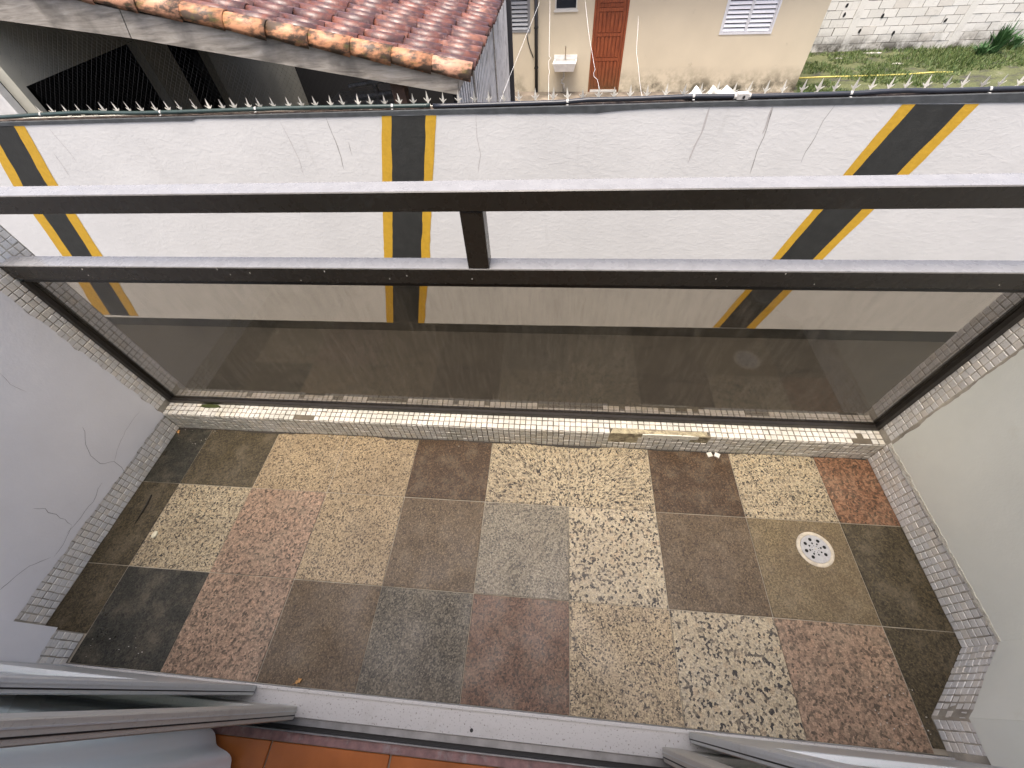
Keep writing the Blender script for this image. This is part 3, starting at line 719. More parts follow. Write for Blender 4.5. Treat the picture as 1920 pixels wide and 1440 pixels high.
# ==================================================================== DOOR SILL, TRACKS, DOORS, ROOM
sill = thing('door_sill', (-.3,-.62,0), 'speckled aluminium door sill along the near edge of the balcony floor', 'door sill')
MB().box((-1.53,-0.650,-0.03),(0.948,-0.5865,0.016),0.0015).build('sill_plate','aluminium_sill',sill)
MB().box((-1.53,-0.5950,0.0162),(0.948,-0.5905,0.0215)).build('outer_lip','aluminium_sill',sill)
MB().box((-1.53,-0.6665,-0.03),(0.948,-0.6505,0.006)).build('track','track_grey',sill)
MB().box((-1.53,-0.6780,-0.03),(0.948,-0.6670,-0.004)).build('track_groove','rubber_black',sill)
for (x0, x1) in ((-0.75,-0.2),(0.0,0.22)): pass
MB().box((-1.53,-0.6815,-0.03),(0.948,-0.6782,0.012)).build('inner_lip','track_grey',sill)
MB().disc((-0.262,-0.636,0.016),0.0045,0.001,14).build('screw','rubber_black',sill)
thr = MB().box((-1.53,-0.702,-0.03),(0.948,-0.6818,0.004)).build('threshold_strip','threshold_stone')
tag(thr,'narrow purplish stone threshold strip between sill and orange tiles','threshold')
rf = MB().box((-2.6,-4.2,-0.2),(2.2,-0.7025,-0.008)).build('room_floor','terracotta_grout'); tag(rf, kind='structure')
tp = 0.334
for i in range(-4, 5):
    for j in range(4):
        x0 = -0.806+i*tp; y1 = -0.7035-j*tp
        MB().box((x0+.003,y1-tp+.003,-0.02),(x0+tp-.003,y1-.001,random.uniform(-.0008,.0006)),0.0015).build('terracotta_tile','terracotta_tile',rf)
def door(label, x0, x1, y0, y1, mat, lead, z0, br=.085):
    """sliding panel; lead=+1 when its free stile is on the right"""
    d = thing('sliding_door', ((x0+x1)/2,(y0+y1)/2,z0), label, 'door')
    H = 2.44; sw = 0.052
    for a in (x0, x1-sw):
        st = MB().box((a,y0,z0),(a+sw,y1,H),0.0022).build('stile',mat,d)
        fx = a+sw if lead > 0 else a
        if (lead > 0) == (a > x0):                              # free edge: interlock grooves run its whole height
            for k, yy in enumerate((.3,.62)):
                ya = y0+(y1-y0)*yy
                if lead > 0: MB().box((fx+0.0003,ya,z0+.004),(fx+0.0016,ya+.0022,H-.01)).build('groove','rubber_black' if k == 0 else 'aluminium_door',st)
                else: MB().box((fx-0.0016,ya,z0+.004),(fx-0.0003,ya+.0022,H-.01)).build('groove','rubber_black' if k == 0 else 'aluminium_door',st)
    MB().box((x0+sw+.0004,y0+.002,z0),(x1-sw-.0004,y1-.002,z0+br),0.0015).build('bottom_panel' if br > .2 else 'bottom_rail',mat,d)
    MB().box((x0+sw+.0004,y0+.002,H-.07),(x1-sw-.0004,y1-.002,H),0.0015).build('top_rail',mat,d)
    ym = (y0+y1)/2
    MB().box((x0+sw+.0004,ym-.003,z0+br+.0005),(x1-sw-.0004,ym+.003,H-.0705)).build('glass_pane','glass_teal',d)
    return d
door('outer grey aluminium sliding door leaf at bottom left, beside the left wall', -1.528,-0.893,-0.613,-0.590,'aluminium_door',1,0.0222,.32)
d2 = door('inner beige aluminium sliding door leaf at bottom left, behind the white curtain', -1.50,-0.757,-0.656,-0.626,'aluminium_inner',1,0.0165)
tag(MB().box((-0.7568,-0.646,0.90),(-0.7545,-0.634,0.99),0.0008).build('latch','rubber_black',d2))
door('outer brushed aluminium sliding door leaf at bottom right, beside the pink tile', 0.306,0.946,-0.613,-0.590,'aluminium_door',-1,0.0222,.32)
door('inner aluminium sliding door leaf at the bottom right edge of the picture', 0.235,0.93,-0.656,-0.626,'aluminium_inner',-1,0.0165)
# curtain: a gathered bundle hanging beside the left doors
cm = MB(); loop = []
for i in range(120):
    t = 2*math.pi*i/120
    r = 1+0.055*math.sin(t*13+.6)+0.03*math.sin(t*7)
    loop.append((-1.10+0.235*math.cos(t)*r, -0.795+0.115*math.sin(t)*r))
lv = [0.03,0.05,0.2,0.5,0.9,1.4,2.30]
for k, zz in enumerate(lv):
    f = 1-0.10*k/len(lv); hem = 0.0 if k else 0.004
    for i, (u, v) in enumerate(loop):
        cm.v.append((-1.10+(u+1.10)*f, -0.80+(v+0.80)*f, zz+(0.012*math.sin(i*2*math.pi*13/120) if k == 0 else 0)))
nl = len(loop)
for k in range(len(lv)-1):
    for i in range(nl): cm.f.append((k*nl+i, k*nl+(i+1) % nl, (k+1)*nl+(i+1) % nl, (k+1)*nl+i))
cm.f.append(tuple((len(lv)-1)*nl+i for i in range(nl)))
cur = cm.build('curtain','curtain_satin',None,True); tag(cur,'white satin curtain hanging inside the room at bottom left','curtain')
cr = MB().tube([(-1.6,-.80,2.32),(1.2,-.80,2.32)],.012,10).build('curtain_rod','aluminium_door',None,True); tag(cr,'straight metal rod carrying the white curtain','curtain rod')
# room and facade (the side the photographer stands on)
room = MB(); room.box((-2.75,-4.3,-0.2),(-2.6,-0.73,2.6)); room.box((2.2,-4.3,-0.2),(2.35,-0.73,2.6)); room.box((-2.6,-4.35,-0.2),(2.2,-4.2,2.6))
tag(room.build('room_walls','room_white'), kind='structure')
tag(MB().box((-2.75,-4.35,2.6),(2.35,-0.73,2.75)).build('room_ceiling','room_white'), kind='structure')
fac = MB()
fac.box((-7,-0.725,GZ),(XP-.006,-0.605,2.75)); fac.box((0.951,-0.725,GZ),(7,-0.605,2.75)); fac.box((XP-.006,-0.725,2.45),(0.951,-0.605,2.75)); fac.box((XP-.006,-0.725,GZ),(0.951,-0.605,-0.205))
fo = fac.build('apartment_facade','facade_paint'); tag(fo,'pale painted apartment facade around the balcony door','facade')

# ==================================================================== BOUNDARY WALL
bw = thing('boundary_wall', (0,YW+.075,GZ), 'long white boundary wall with slanted black and yellow stripes beyond the balustrade', 'wall')
MB().box((-14,YW,GZ-.1),(14,YW+0.15,-0.026)).build('wall_body','wall_white',bw)
zt = -0.004
ctrl = [(-40,239),(0,236),(200,230),(360,226),(370,222),(500,221),(640,219),(760,215),(930,213),(1120,211.5),(1150,208),(1200,204.5),(1300,200),(1500,197.5),(1700,193.5),(1920,191.5),(1990,191)]
low = []
for (a, b) in zip(ctrl[:-1], ctrl[1:]):
    for i in range(8):
        t = i/8; q = at(a[0]+(b[0]-a[0])*t, a[1]+(b[1]-a[1])*t, 1, YW); low.append((q.x, q.z+0.004*mnoise.noise(Vector((q.x*6,3,0)))))
low = [(-14,-0.045)]+low+[(14,-0.08)]
cop = MB().prism(low+[(14,zt-.006),(4,zt-.005),(0,zt-.004),(-3,zt),(-14,zt)], Vector((0,YW,0)), X, Z, -Y, -0.02, 0.007).build('coping_band','coping_grey',bw)
tm = MB(); nx = 400
for i in range(nx+1):                                           # broken, dirty top of the wall
    x = -9+18*i/nx
    for k, y in enumerate((YW+.0205, YW+.05, YW+.09, YW+.153)):
        tm.v.append((x, y, -0.020+0.009*(1+mnoise.noise(Vector((x*9,y*40,0)))) - (0.006 if k in (0,3) else 0)))
for i in range(nx):
    for k in range(3): tm.f.append((i*4+k, (i+1)*4+k, (i+1)*4+k+1, i*4+k+1))
tm.build('wall_top','wall_top_rough',bw)
pl = [(-14,GZ),(14,GZ)]; q0, q1, q2 = at(400,598,1,YW), at(960,609,1,YW), at(1800,622,1,YW)
topz = [(14,-2.84)]
for i in range(60):
    px = 1850-i*30; py = 598+(px-400)*(609-598)/560 if px < 960 else 609+(px-960)*13/840
    q = at(px,py,1,YW); topz.append((q.x, q.z+.006*mnoise.noise(Vector((q.x*3,0,0)))))
topz.append((-14,-2.87))
MB().prism(pl+topz, Vector((0,YW,0)), X, Z, -Y, -0.01, 0.005).build('plinth_band','paint_black',bw)
def stripe(name, mat, L, Rr):
    """L,R: lists of (px,py) down the left and right edge"""
    def dens(E, seed):
        out = []
        for (a, b) in zip(E[:-1], E[1:]):
            n = 10
            for i in range(n):
                t = i/n; q = at(a[0]+(b[0]-a[0])*t, a[1]+(b[1]-a[1])*t, 1, YW); out.append(Vector((q.x+.010*mnoise.noise(Vector((q.z*5,seed,0)))+.006*mnoise.noise(Vector((q.z*17,seed,2))), q.z)))
        q = at(*E[-1],1,YW); out.append(Vector((q.x,q.z))); return out
    a, b = dens(L, sum(L[0])), dens(Rr, sum(Rr[0])); m = MB()
    for i in range(len(a)-1):
        m.face([Vector((p.x, YW-.0025, p.y)) for p in (a[i], b[i], b[i+1], a[i+1])])
    return m.build(name, mat, bw)
def stripes(E):
    for k in range(3): stripe('painted_stripe', 'paint_yellow' if k != 1 else 'paint_black', E[k], E[k+1])
ys = (236,348,478,604)
stripes([[(-37,236),(25,348),(116,478),(183,590)],[(-19,236),(44,348),(134,478),(207,590)],[(26,236),(89,348),(172,478),(244,592)],[(46,236),(109,348),(191,478),(260,592)]])
stripes([[(715,217),(718,405),(720,481),(725,605)],[(734,217),(736,405),(736,481),(737.5,605)],[(799,216),(792.5,405),(789.5,481),(784,606)],[(818,216),(808,405),(806,481),(795.5,606)]])
stripes([[(1692,195.5),(1582,325.7),(1449,482),(1336,614)],[(1716,195.2),(1601,325.7),(1465,482),(1348,614)],[(1811,195),(1682,325.7),(1528,482),(1399,615)],[(1836,194.5),(1706.6,325.7),(1545.6,482),(1415,616)]])
for pts, wd, mt in (([(612,222),(622,250),(632,275),(640,295),(645,318)],.009,'crack_grey'),([(654,268),(660,292)],.007,'crack_grey'),([(525,228),(545,265),(560,300),(570,330)],.006,'crack_faint'),([(893,215),(894,260),(900,290),(897,322)],.006,'crack_faint'),
    ([(1452,199),(1442,225),(1432,255),(1418,285),(1406,326)],.010,'crack_grey'),([(1450,199),(1436,235),(1430,250)],.02,'crack_faint'),([(1565,197),(1545,225),(1528,255),(1510,285),(1502,305)],.007,'crack_grey'),([(1330,200),(1315,250),(1290,305)],.02,'crack_faint'),([(93,242),(118,272),(145,305)],.005,'crack_faint'),([(100,285),(130,330)],.006,'crack_faint')):
    ribbon([at(x,y,1,YW-.001) for x, y in pts], wd, -Y, mt, bw)
# ---- spikes
sk = thing('wall_spike_strip', (0,YW+.09,-.003), 'row of pale steel anti-climb spikes along the top of the white wall', 'wall spikes')
out = [(-.004,0),(-.012,.006),(-.020,.004),(-.022,.012),(-.014,.017),(-.006,.014),(-.009,.030),(-.030,.050),(-.036,.062),(-.026,.056),(-.013,.046),(-.010,.062),(0,.118)]
poly = [(u, v) for u, v in out]+[(-u, v) for u, v in out[::-1][1:]]
sm = MB().prism([(u, v) for u, v in poly], Vector((0,0,0)), X, Z, -Y, -.0012, .0012).mesh('spike','spike_steel')
pitch = 0.1475; x = -5.62
MB().box((-5.9,YW+.082,-.003),(4.4,YW+.102,.001)).build('base_strip','spike_steel',sk)
while x < 4.35:
    o = link('spike', sm, sk); sc = random.uniform(.95,1.1)
    o.matrix_basis = Matrix.Translation((x+random.uniform(-.012,.012), YW+.092, .0005)) @ Matrix.Rotation(random.gauss(0,.06),4,'Y') @ Matrix.Rotation(random.gauss(0,.16),4,'Z') @ Matrix.Rotation(random.gauss(0.05,.09),4,'X') @ Matrix.Scale(sc,4)
    o.matrix_parent_inverse = sk.matrix_basis.inverted()
    x += pitch*random.uniform(.93,1.07)
# ---- conduit
def conduit(pxs, r, mat, label, clips):
    pts = []
    for (a, b) in zip(pxs[:-1], pxs[1:]):
        for i in range(5):
            t = i/5; pts.append(at(a[0]+(b[0]-a[0])*t, a[1]+(b[1]-a[1])*t, 1, YW+.045))
    pts.append(at(*pxs[-1],1,YW+.045))
    for q in pts: q.z = max(q.z, -.010+r)
    root = thing('cable_conduit', pts[len(pts)//2], label, 'conduit')
    MB().tube(pts, r, 10).build('pipe',mat,root,True)
    for cx in clips:
        q = min(pts, key=lambda v: abs(v.x-at(cx,200,1,YW+.045).x))
        m = MB(); n = 10
        for i in range(n+1):
            th = math.pi*i/n; 
            for dx in (-.010,.010): m.v.append((q.x+dx, q.y-math.cos(th)*(r+.002), q.z+math.sin(th)*(r+.002)))
        for i in range(n): m.f.append((i*2,i*2+1,i*2+3,i*2+2))
        m.box((q.x-.010,q.y-r-.020,q.z-r*.9),(q.x+.010,q.y-r+.002,q.z-r*.75))
        m.build('pipe_clip','clip_grey',root,True)
conduit([(-60,222),(0,220),(60,216),(150,211),(260,212),(330,210),(420,207),(520,203),(640,201),(760,199),(806,198)],.019,'conduit_green','dark green cable conduit along the left half of the white wall',(60,290,475,735))
conduit([(812,198.5),(900,200),(960,196.5),(1040,193),(1100,187.5),(1200,185),(1300,181),(1385,180.5),(1500,180.5),(1580,178),(1650,172),(1700,170),(1800,171),(1930,172),(1990,173)],.020,'conduit_black','black cable conduit along the right half of the white wall',(1068,1295,1585,1826))
q = at(1392,181,1,YW+.03)
jb = thing('junction_box',(q.x,YW+.01,-.004),'small off-white junction box on the black conduit beside the white sheet','junction box')
MB().box((q.x-.050,YW+.004,-.0030),(q.x+.050,YW+.070,.048),.004).build('housing','box_white',jb)
MB().tube([(q.x+.005,YW+.004,.020),(q.x+.005,YW-.002,.020)],.012,12).build('knockout','rubber_black',jb)
for s in (-1,1): MB().tube([(q.x+s*.050,YW+.045,.016),(q.x+s*.072,YW+.045,.016)],.025,12).build('collar','box_white',jb)
# ---- white sheet caught on the spikes
def sheet():
    prof = [(1283,186),(1292,178),(1306,161),(1314,172),(1319,182),(1328,172),(1337,161),(1346,169),(1353,170),(1364,160.5),(1371,168),(1379,177),(1392,178),(1398,175),(1401,170),(1405,178)]
    m = MB(); N = len(prof); rows_ = 6; dense = []
    for (a, b) in zip(prof[:-1], prof[1:]):
        for i in range(4): dense.append((a[0]+(b[0]-a[0])*i/4, a[1]+(b[1]-a[1])*i/4))
    dense.append(prof[-1]); D = len(dense)
    for j in range(rows_):
        t = j/(rows_-1)
        for i, (px, py) in enumerate(dense):
            q = at(px,py,1,YW+.095); zb = .010
            z = max(q.z*(1-t)+zb*t, zb-.01*t); yy = q.y-.055*t+.020*mnoise.noise(Vector((px*.09,t*3,0)))
            m.v.append((q.x+.01*mnoise.noise(Vector((px*.1,t*2,5))), yy, z+.003))
    base = len(m.v)
    for j in range(3):
        t = (j+1)/3
        for i, (px, py) in enumerate(dense):
            q = at(px,py,1,YW+.095); m.v.append((q.x, q.y+.06*t, max(.01, q.z*(1-t)+.01*t)+.002*mnoise.noise(Vector((px*.2,t,0)))))
    for j in range(rows_-1):
        for i in range(D-1): m.f.append((j*D+i, j*D+i+1, (j+1)*D+i+1, (j+1)*D+i))
    for i in range(D-1): m.f.append((i, base+i, base+i+1, i+1))
    for j in range(2):
        for i in range(D-1): m.f.append((base+j*D+i, base+(j+1)*D+i, base+(j+1)*D+i+1, base+j*D+i+1))
    o = m.build('plastic_sheet','cloth_white',None,True)
    so = o.modifiers.new('thickness','SOLIDIFY'); so.thickness = .003
    tag(o,'crumpled white plastic sheet draped over the wall spikes in three peaks','sheet')
sheet()

# ==================================================================== NEIGHBOUR GARAGE WITH TILED ROOF
YR = 4.22
sl_dir = (at(870,130,1,YR)-at(250,0,1,YR)).normalized()           # down the slope
slope = math.atan2(-sl_dir.z, sl_dir.x)
EV = at(873,124,1,YR)                                             # eave corner, centre of rake tile
gar = thing('tiled_garage', (-3.5,6.5,YARD), 'open garage with red clay tile roof behind the white wall', 'garage')
Ud = Vector((math.cos(slope),0,-math.sin(slope))); Nd = Vector((math.sin(slope),0,math.cos(slope)))
roof = MB().obox(EV-Nd*.10, Ud, Y, Nd, -7.4, -.06, .12, 4.6, -.03, 0.0).build('roof_deck','grey_wood',gar)
def barrel(name, mat, L, r0, r1, seg=7, ang=math.pi):
    m = MB()
    for (u, r, th) in ((0,r0,0),(L,r1,0),(0,r0-.012,0),(L,r1-.012,0)):
        for i in range(seg+1):
            t = (math.pi-ang)/2+ang*i/seg; m.v.append((u, -math.cos(t)*r, math.sin(t)*r))
    n = seg+1
    for i in range(seg):
        m.f += [(i,n+i,n+i+1,i+1), (2*n+i,2*n+i+1,3*n+i+1,3*n+i), (n+i,3*n+i,3*n+i+1,n+i+1), (i,i+1,2*n+i+1,2*n+i)]
    m.f += [(0,2*n,3*n,n),(seg,n+seg,3*n+seg,2*n+seg)]
    me = m.mesh(name, mat, False)
    for k, p_ in enumerate(me.polygons): p_.use_smooth = abs(p_.normal.x) < .5
    return me
EXPO = 0.385; PW = 0.205
bar = barrel('roof_tile','roof_tile',.45,.060,.078,10); 
pass
FR = Matrix((Ud, Y, Nd)).transposed().to_4x4()
def put(me, name, mat4, parent):
    o = link(name, me, parent); o.matrix_basis = mat4
    if parent.parent is not None or parent.matrix_basis != Matrix.Identity(4): o.matrix_parent_inverse = world(parent).inverted()
    return o
cnt = 0; chan = MB()
for j in range(20):
    off = random.uniform(-.03,.03)
    for i in range(15):
        base = EV + Y*(.16+PW*j) - Ud*(EXPO*(i+1)-off) - Nd*.035
        px = None
        M4 = Matrix.Translation(base+Nd*random.uniform(-.006,.006)) @ FR @ Matrix.Rotation(random.gauss(0,.022),4,'Z') @ Matrix.Rotation(math.radians(1.8)+random.gauss(0,.01),4,'Y')
        if i < 13: put(bar,'roof_tile',M4,roof); cnt += 1
# channel tiles between the covers (one part)
cb = barrel('c','roof_tile',.45,.086,.070)
cv = [v.co.copy() for v in cb.vertices]; cf = [tuple(p.vertices) for p in cb.polygons]
for j in range(20):
    for i in range(14):
        base = EV + Y*(.16+PW*(j+.5)) - Ud*(EXPO*(i+1)) - Nd*.005
        k = len(chan.v); chan.v += [tuple(base+(FR @ Vector((v.x, v.y, -v.z)))) for v in cv]; chan.f += [tuple(k+q for q in f[::-1]) for f in cf]
tag(chan.build('channel_tiles','roof_channel',roof), kind='stuff')
# rake tiles along the edge facing us
rk = barrel('rake_tile','rake_tile',.45,.080,.098,10,math.radians(230))
for i in range(16):
    base = EV - Ud*(EXPO*(i+1)) - Nd*.045
    put(rk,'rake_tile',Matrix.Translation(base+Nd*random.uniform(-.004,.004)) @ FR @ Matrix.Rotation(random.gauss(0,.015),4,'Z') @ Matrix.Rotation(math.radians(1.5),4,'Y'),roof)
# fascia board in two lengths
def board(name, pts, y, th, parent):
    pl_ = [at(px,py,1,y) for px, py in pts]
    return MB().prism([(q.x,q.z) for q in pl_], Vector((0,y,0)), X, Z, -Y, -th, 0).build(name,'grey_wood',parent)
board('fascia_board',[(247,72),(860,178),(856,138),(700,108),(520,75),(400,52),(225,18)],YR-.035,.035,gar)
board('fascia_board',[(-160,16),(245,71.6),(223,17.6),(60,-20),(-150,-60)],YR-.040,.035,gar)
wq = at(860,160,1,YR)
# eave board and rafters under the eave
MB().box((wq.x-.03,YR+.01,wq.z-.05),(wq.x+.0,YR+4.4,wq.z+.10)).build('eave_board','grey_wood',gar)
# corrugated sheet wall closing the eave side
cs = MB(); xw = EV.x-.17; ztop = EV.z-.16; yy = YR+.25
while yy < YR+5.8:
    cs.box((xw-.012,yy,YARD+.03),(xw+.012,yy+.080,ztop)); yy += .145
tag(cs.build('screen_slats','fibre_sheet',gar), kind='stuff')
MB().box((xw-.05,YR+.25,YARD),(xw-.04,YR+5.8,ztop)).build('screen_backing','unlit_black',gar)
for yy in (YR+1.2,YR+3.4): MB().box((xw+.02,yy,YARD),(xw+.035,yy+.04,ztop)).build('sheet_batten','grey_wood',gar)
# left wall with two openings, back wall
XG = -5.9
gw = MB(); gw.box((XG-.15,4.20,YARD),(XG,4.285,2.2)); gw.box((XG-.15,4.285,.205),(XG,10,2.2)); gw.box((XG-.15,6.12,YARD),(XG,6.66,.205)); gw.box((XG-.15,7.44,YARD),(XG,10,.205))
gw.build('side_wall','garage_wall',gar)
MB().box((XG-.16,10,YARD),(xw+.1,10.15,1.6)).build('back_wall','unlit_black',gar)
MB().box((XG-2.4,4.2,YARD),(XG-2.3,10,2.4)).build('dark_room_wall','unlit_black',gar)
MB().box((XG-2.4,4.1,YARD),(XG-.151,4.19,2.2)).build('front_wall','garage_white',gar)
MB().box((XG-2.4,10,YARD),(XG-.165,10.1,2.4)).build('dark_room_wall','unlit_black',gar)
MB().box((XG-2.4,4.2,2.2),(XG-.0,10,2.3)).build('dark_room_ceiling','unlit_black',gar)
pq = at(752,180,1,YR+.12)
MB().box((pq.x-.07,YR+.06,YARD),(pq.x+.07,YR+.20,pq.z+.25),.006).build('wooden_post','brown_post',gar)
# netting
nm = MB(); a0, a1 = -5.85, EV.x-.35; st = .055
def seg2(p, q):
    d = (q-p).normalized(); s = Vector((-d.z,0,d.x))*.0006
    nm.face([p-s,p+s,q+s,q-s])
yn = YR+.03
def ztp(x): return EV.z-.17-(x-EV.x)*math.tan(slope)
kx = a0-1
while kx < a1:
    for s in (1,-1):
        x0, z0 = kx, (-.3 if s > 0 else -.3); pts = []
        p = Vector((kx,yn,-.3)); L = 1.5
        q = p+Vector((s*L*.7,0,L*.7)) ; 
        # clip to below the rake
        n = 12; last = p
        for i in range(1,n+1):
            c_ = p.lerp(q,i/n)
            if c_.z > ztp(c_.x) or c_.x < a0 or c_.x > a1: 
                if c_.x < a0 or c_.x > a1: last = None; continue
                break
            if last is not None: seg2(last,c_)
            last = c_
    kx += st
tag(nm.build('netting','net_black',gar,fix=False), kind='stuff')
# grey metal frame stored inside the garage
sc_ = thing('metal_frame', at(690,175,1,6.2), 'grey metal frame stored in the shade under the tiled roof', 'frame')
for p0, p1 in (((655,163),(722,150)),((700,152),(712,184)),((668,182),(745,174)),((700,152),(706,160))):
    a_, b_ = at(*p0,1,6.2), at(*p1,1,6.2); MB().tube([a_,b_],.035,6).build('bar','scrap_metal',sc_)
MB().box((at(655,180,1,6.2).x-.3,6.15,YARD),(at(740,180,1,6.2).x,6.55,at(690,185,1,6.2).z)).build('crate_body','scrap_metal',sc_)

# ==================================================================== BEIGE HOUSE
H0, H1 = at(958,172,2,YARD), at(1487,172,2,YARD)
HU = (H1-H0).normalized(); HN = Vector((HU.y,-HU.x,0))            # faces us
if HN.y > 0: HN = -HN
def hp(px, py, off=0.0):
    q = onplane(px,py,H0+HN*off,HN); return ((q-H0).dot(HU), q.z-YARD)
house = thing('beige_house', H0.lerp(H1,.5), 'beige rendered house with brown panelled door beyond the boundary wall', 'house')
def cells(ops, u0, u1, v0, v1):
    us = sorted({u0,u1}|{o[0] for o in ops}|{o[1] for o in ops}); vs = sorted({v0,v1}|{o[2] for o in ops}|{o[3] for o in ops})
    us = [u for u in us if u0 <= u <= u1]; vs = [v for v in vs if v0 <= v <= v1]
    for i in range(len(us)-1):
        for j in range(len(vs)-1):
            cu_, cv_ = (us[i]+us[i+1])/2, (vs[j]+vs[j+1])/2
            if not any(o[0] < cu_ < o[1] and o[2] < cv_ < o[3] for o in ops): yield us[i],us[i+1],vs[j],vs[j+1]
uR = hp(1487,172)[0]; uL = -6.5
dL, dR = hp(1103,160)[0], hp(1160.5,160)[0]
s1 = (hp(1357,30)[0], hp(1457,30)[0], hp(1400,64)[1], hp(1400,64)[1]+1.05)
s2 = (hp(950,30)[0]-.7, hp(994.5,40)[0], hp(975,61)[1], hp(975,61)[1]+1.05)
s3 = (hp(1041,10)[0], hp(1082.5,10)[0], hp(1060,18.5)[1], hp(1060,18.5)[1]+.5)
ops = [(dL,dR,-.01,2.14), s1, s2, s3]
hw = MB()
# one skin with real openings
us = sorted({uL,uR}|{o[k] for o in ops for k in (0,1)}); vs = sorted({-.1,2.75}|{o[k] for o in ops for k in (2,3) if o[k] > 0}|{0.0})
for i in range(len(us)-1):
    for j in range(len(vs)-1):
        a_, b_ = (us[i]+us[i+1])/2, (vs[j]+vs[j+1])/2
        if any(o[0] < a_ < o[1] and o[2] < b_ < o[3] for o in ops): continue
        o_ = H0.copy(); o_.z = YARD
        hw.obox(o_, HU, Z, HN, us[i],us[i+1],vs[j],vs[j+1],-.16,0)
bmh = hw.build('front_wall','house_wall',house)
MB().obox(H0, HU, Z, HN, uR-.16, uR-.001, -.1, 2.75, -6, -.161).build('side_wall','house_wall',house)
MB().obox(H0, HU, Z, HN, uL, uR-.17, -.1, 2.75, -6.2, -6.05).build('rear_wall','house_wall',house)
MB().obox(H0, HU, Z, HN, uL-.4, uR+.4, 2.76, 2.9, -6.5, .45).build('roof','roof_far',house)
MB().obox(H0, HU, Z, HN, uL, uR-.17, 0, 2.7, -.6, -.5).build('dark_interior','unlit_black',house)
# door
fw = .055
lfL, lfR = dL+fw+.004, dR-fw-.004
dd = MB().obox(H0,HU,Z,HN,lfL,lfR,.05,2.08,-.075,-.05).build('wooden_door','door_wood',house)
dd['label'] = 'reddish brown panelled wooden door'
for (u0,u1,v0,v1) in ((dL,dL+fw,0,2.14),(dR-fw,dR,0,2.14),(dL+fw,dR-fw,2.085,2.14)):
    MB().obox(H0,HU,Z,HN,u0,u1,v0,v1,-.12,.012).build('door_frame','door_wood',dd)
rails = [.06, hp(1135,112)[1], hp(1135,66)[1], hp(1135,19)[1], 2.0]
stl = .075
for (u0,u1,v0,v1) in ((lfL,lfL+stl,.05,2.08),(lfR-stl,lfR,.05,2.08)): MB().obox(H0,HU,Z,HN,u0,u1,v0,v1,-.0499,-.025).build('door_stile','door_wood',dd)
for r_ in rails: MB().obox(H0,HU,Z,HN,lfL+stl+.001,lfR-stl-.001,r_-.035 if r_ > .1 else .051,r_+.04,-.0499,-.028).build('door_crossrail','door_wood',dd)
wi = lfR-lfL-2*stl; ns = 6
for a_, b_ in zip(rails[:-1], rails[1:]):
    for k in range(ns):
        u0 = lfL+stl+wi*(k+.18)/ns; u1 = lfL+stl+wi*(k+.82)/ns
        MB().obox(H0,HU,Z,HN,u0,u1,a_+.052,b_-.047,-.0499,-.020).build('door_slat','door_wood',dd)
MB().obox(H0,HU,Z,HN,dL+fw,dR-fw,0,.045,-.12,.02).build('door_step','frame_pale',dd)
# louvred shutters
def ringframe(o, f, n0, n1):
    u0,u1,v0,v1 = o; m = MB(); k = []
    for n in (n0, n1):
        for (a_, b_) in ((u0,v0),(u1,v0),(u1,v1),(u0,v1)): m.v.append(tuple(H0+HU*a_+Z*b_+HN*n))
        for (a_, b_) in ((u0+f,v0+f),(u1-f,v0+f),(u1-f,v1-f),(u0+f,v1-f)): m.v.append(tuple(H0+HU*a_+Z*b_+HN*n))
    for i in range(4):
        j = (i+1) % 4
        m.f += [(8+i,8+j,12+j,12+i),(j,i,4+i,4+j),(i,j,8+j,8+i),(4+j,4+i,12+i,12+j)]
    return m
def shutter(label, o, mat, leaves, slat=.085):
    u0,u1,v0,v1 = o; f = .045
    t = ringframe(o, f, -.10, .018).build('louvred_shutter',mat,house); t['label'] = label
    wl = (u1-u0-2*f)/leaves
    for k in range(leaves):
        a_ = u0+f+wl*k
        for b_ in (a_+.002, a_+wl-.032): MB().obox(H0,HU,Z,HN,b_,b_+.030,v0+f+.001,v1-f-.001,-.07,-.012).build('leaf_stile',mat,t)
        n = int((v1-v0-2*f)/slat)
        for i in range(n):
            vb = v0+f+(i+.12)*(v1-v0-2*f)/n; m = MB(); hgt = (v1-v0-2*f)/n*.95
            o_ = H0+HU*(a_+.034)+Z*vb-HN*.016; dirv = (Z*math.cos(.55)-HN*math.sin(.55)).normalized(); nn = dirv.cross(HU).normalized()
            m.obox(o_,HU,dirv,-nn if (-nn).dot(HN) > 0 else nn,0,wl-.068,0,hgt*.86,-.004,.004); m.build('slat',mat,t)
    MB().obox(H0,HU,Z,HN,u0+.02,u1-.02,v0+.02,v1-.02,-.16,-.12).build('dark_backing','pane_dark',t)
shutter('white louvred shutter right of the door', s1, 'shutter_white', 2)
shutter('grey louvred shutter beside the downpipe', s2, 'shutter_grey', 2)
u0,u1,v0,v1 = s3
sw_ = ringframe(s3, .03, -.08, .012).build('small_window','frame_pale',house)
MB().obox(H0,HU,Z,HN,u0-.03,u1+.03,v0-.04,v0-.001,-.05,.04).build('sill','frame_pale',sw_)
MB().obox(H0,HU,Z,HN,u0+.0305,u1-.0305,v0+.0305,v1-.0305,-.05,-.044).build('pane','pane_dark',sw_)
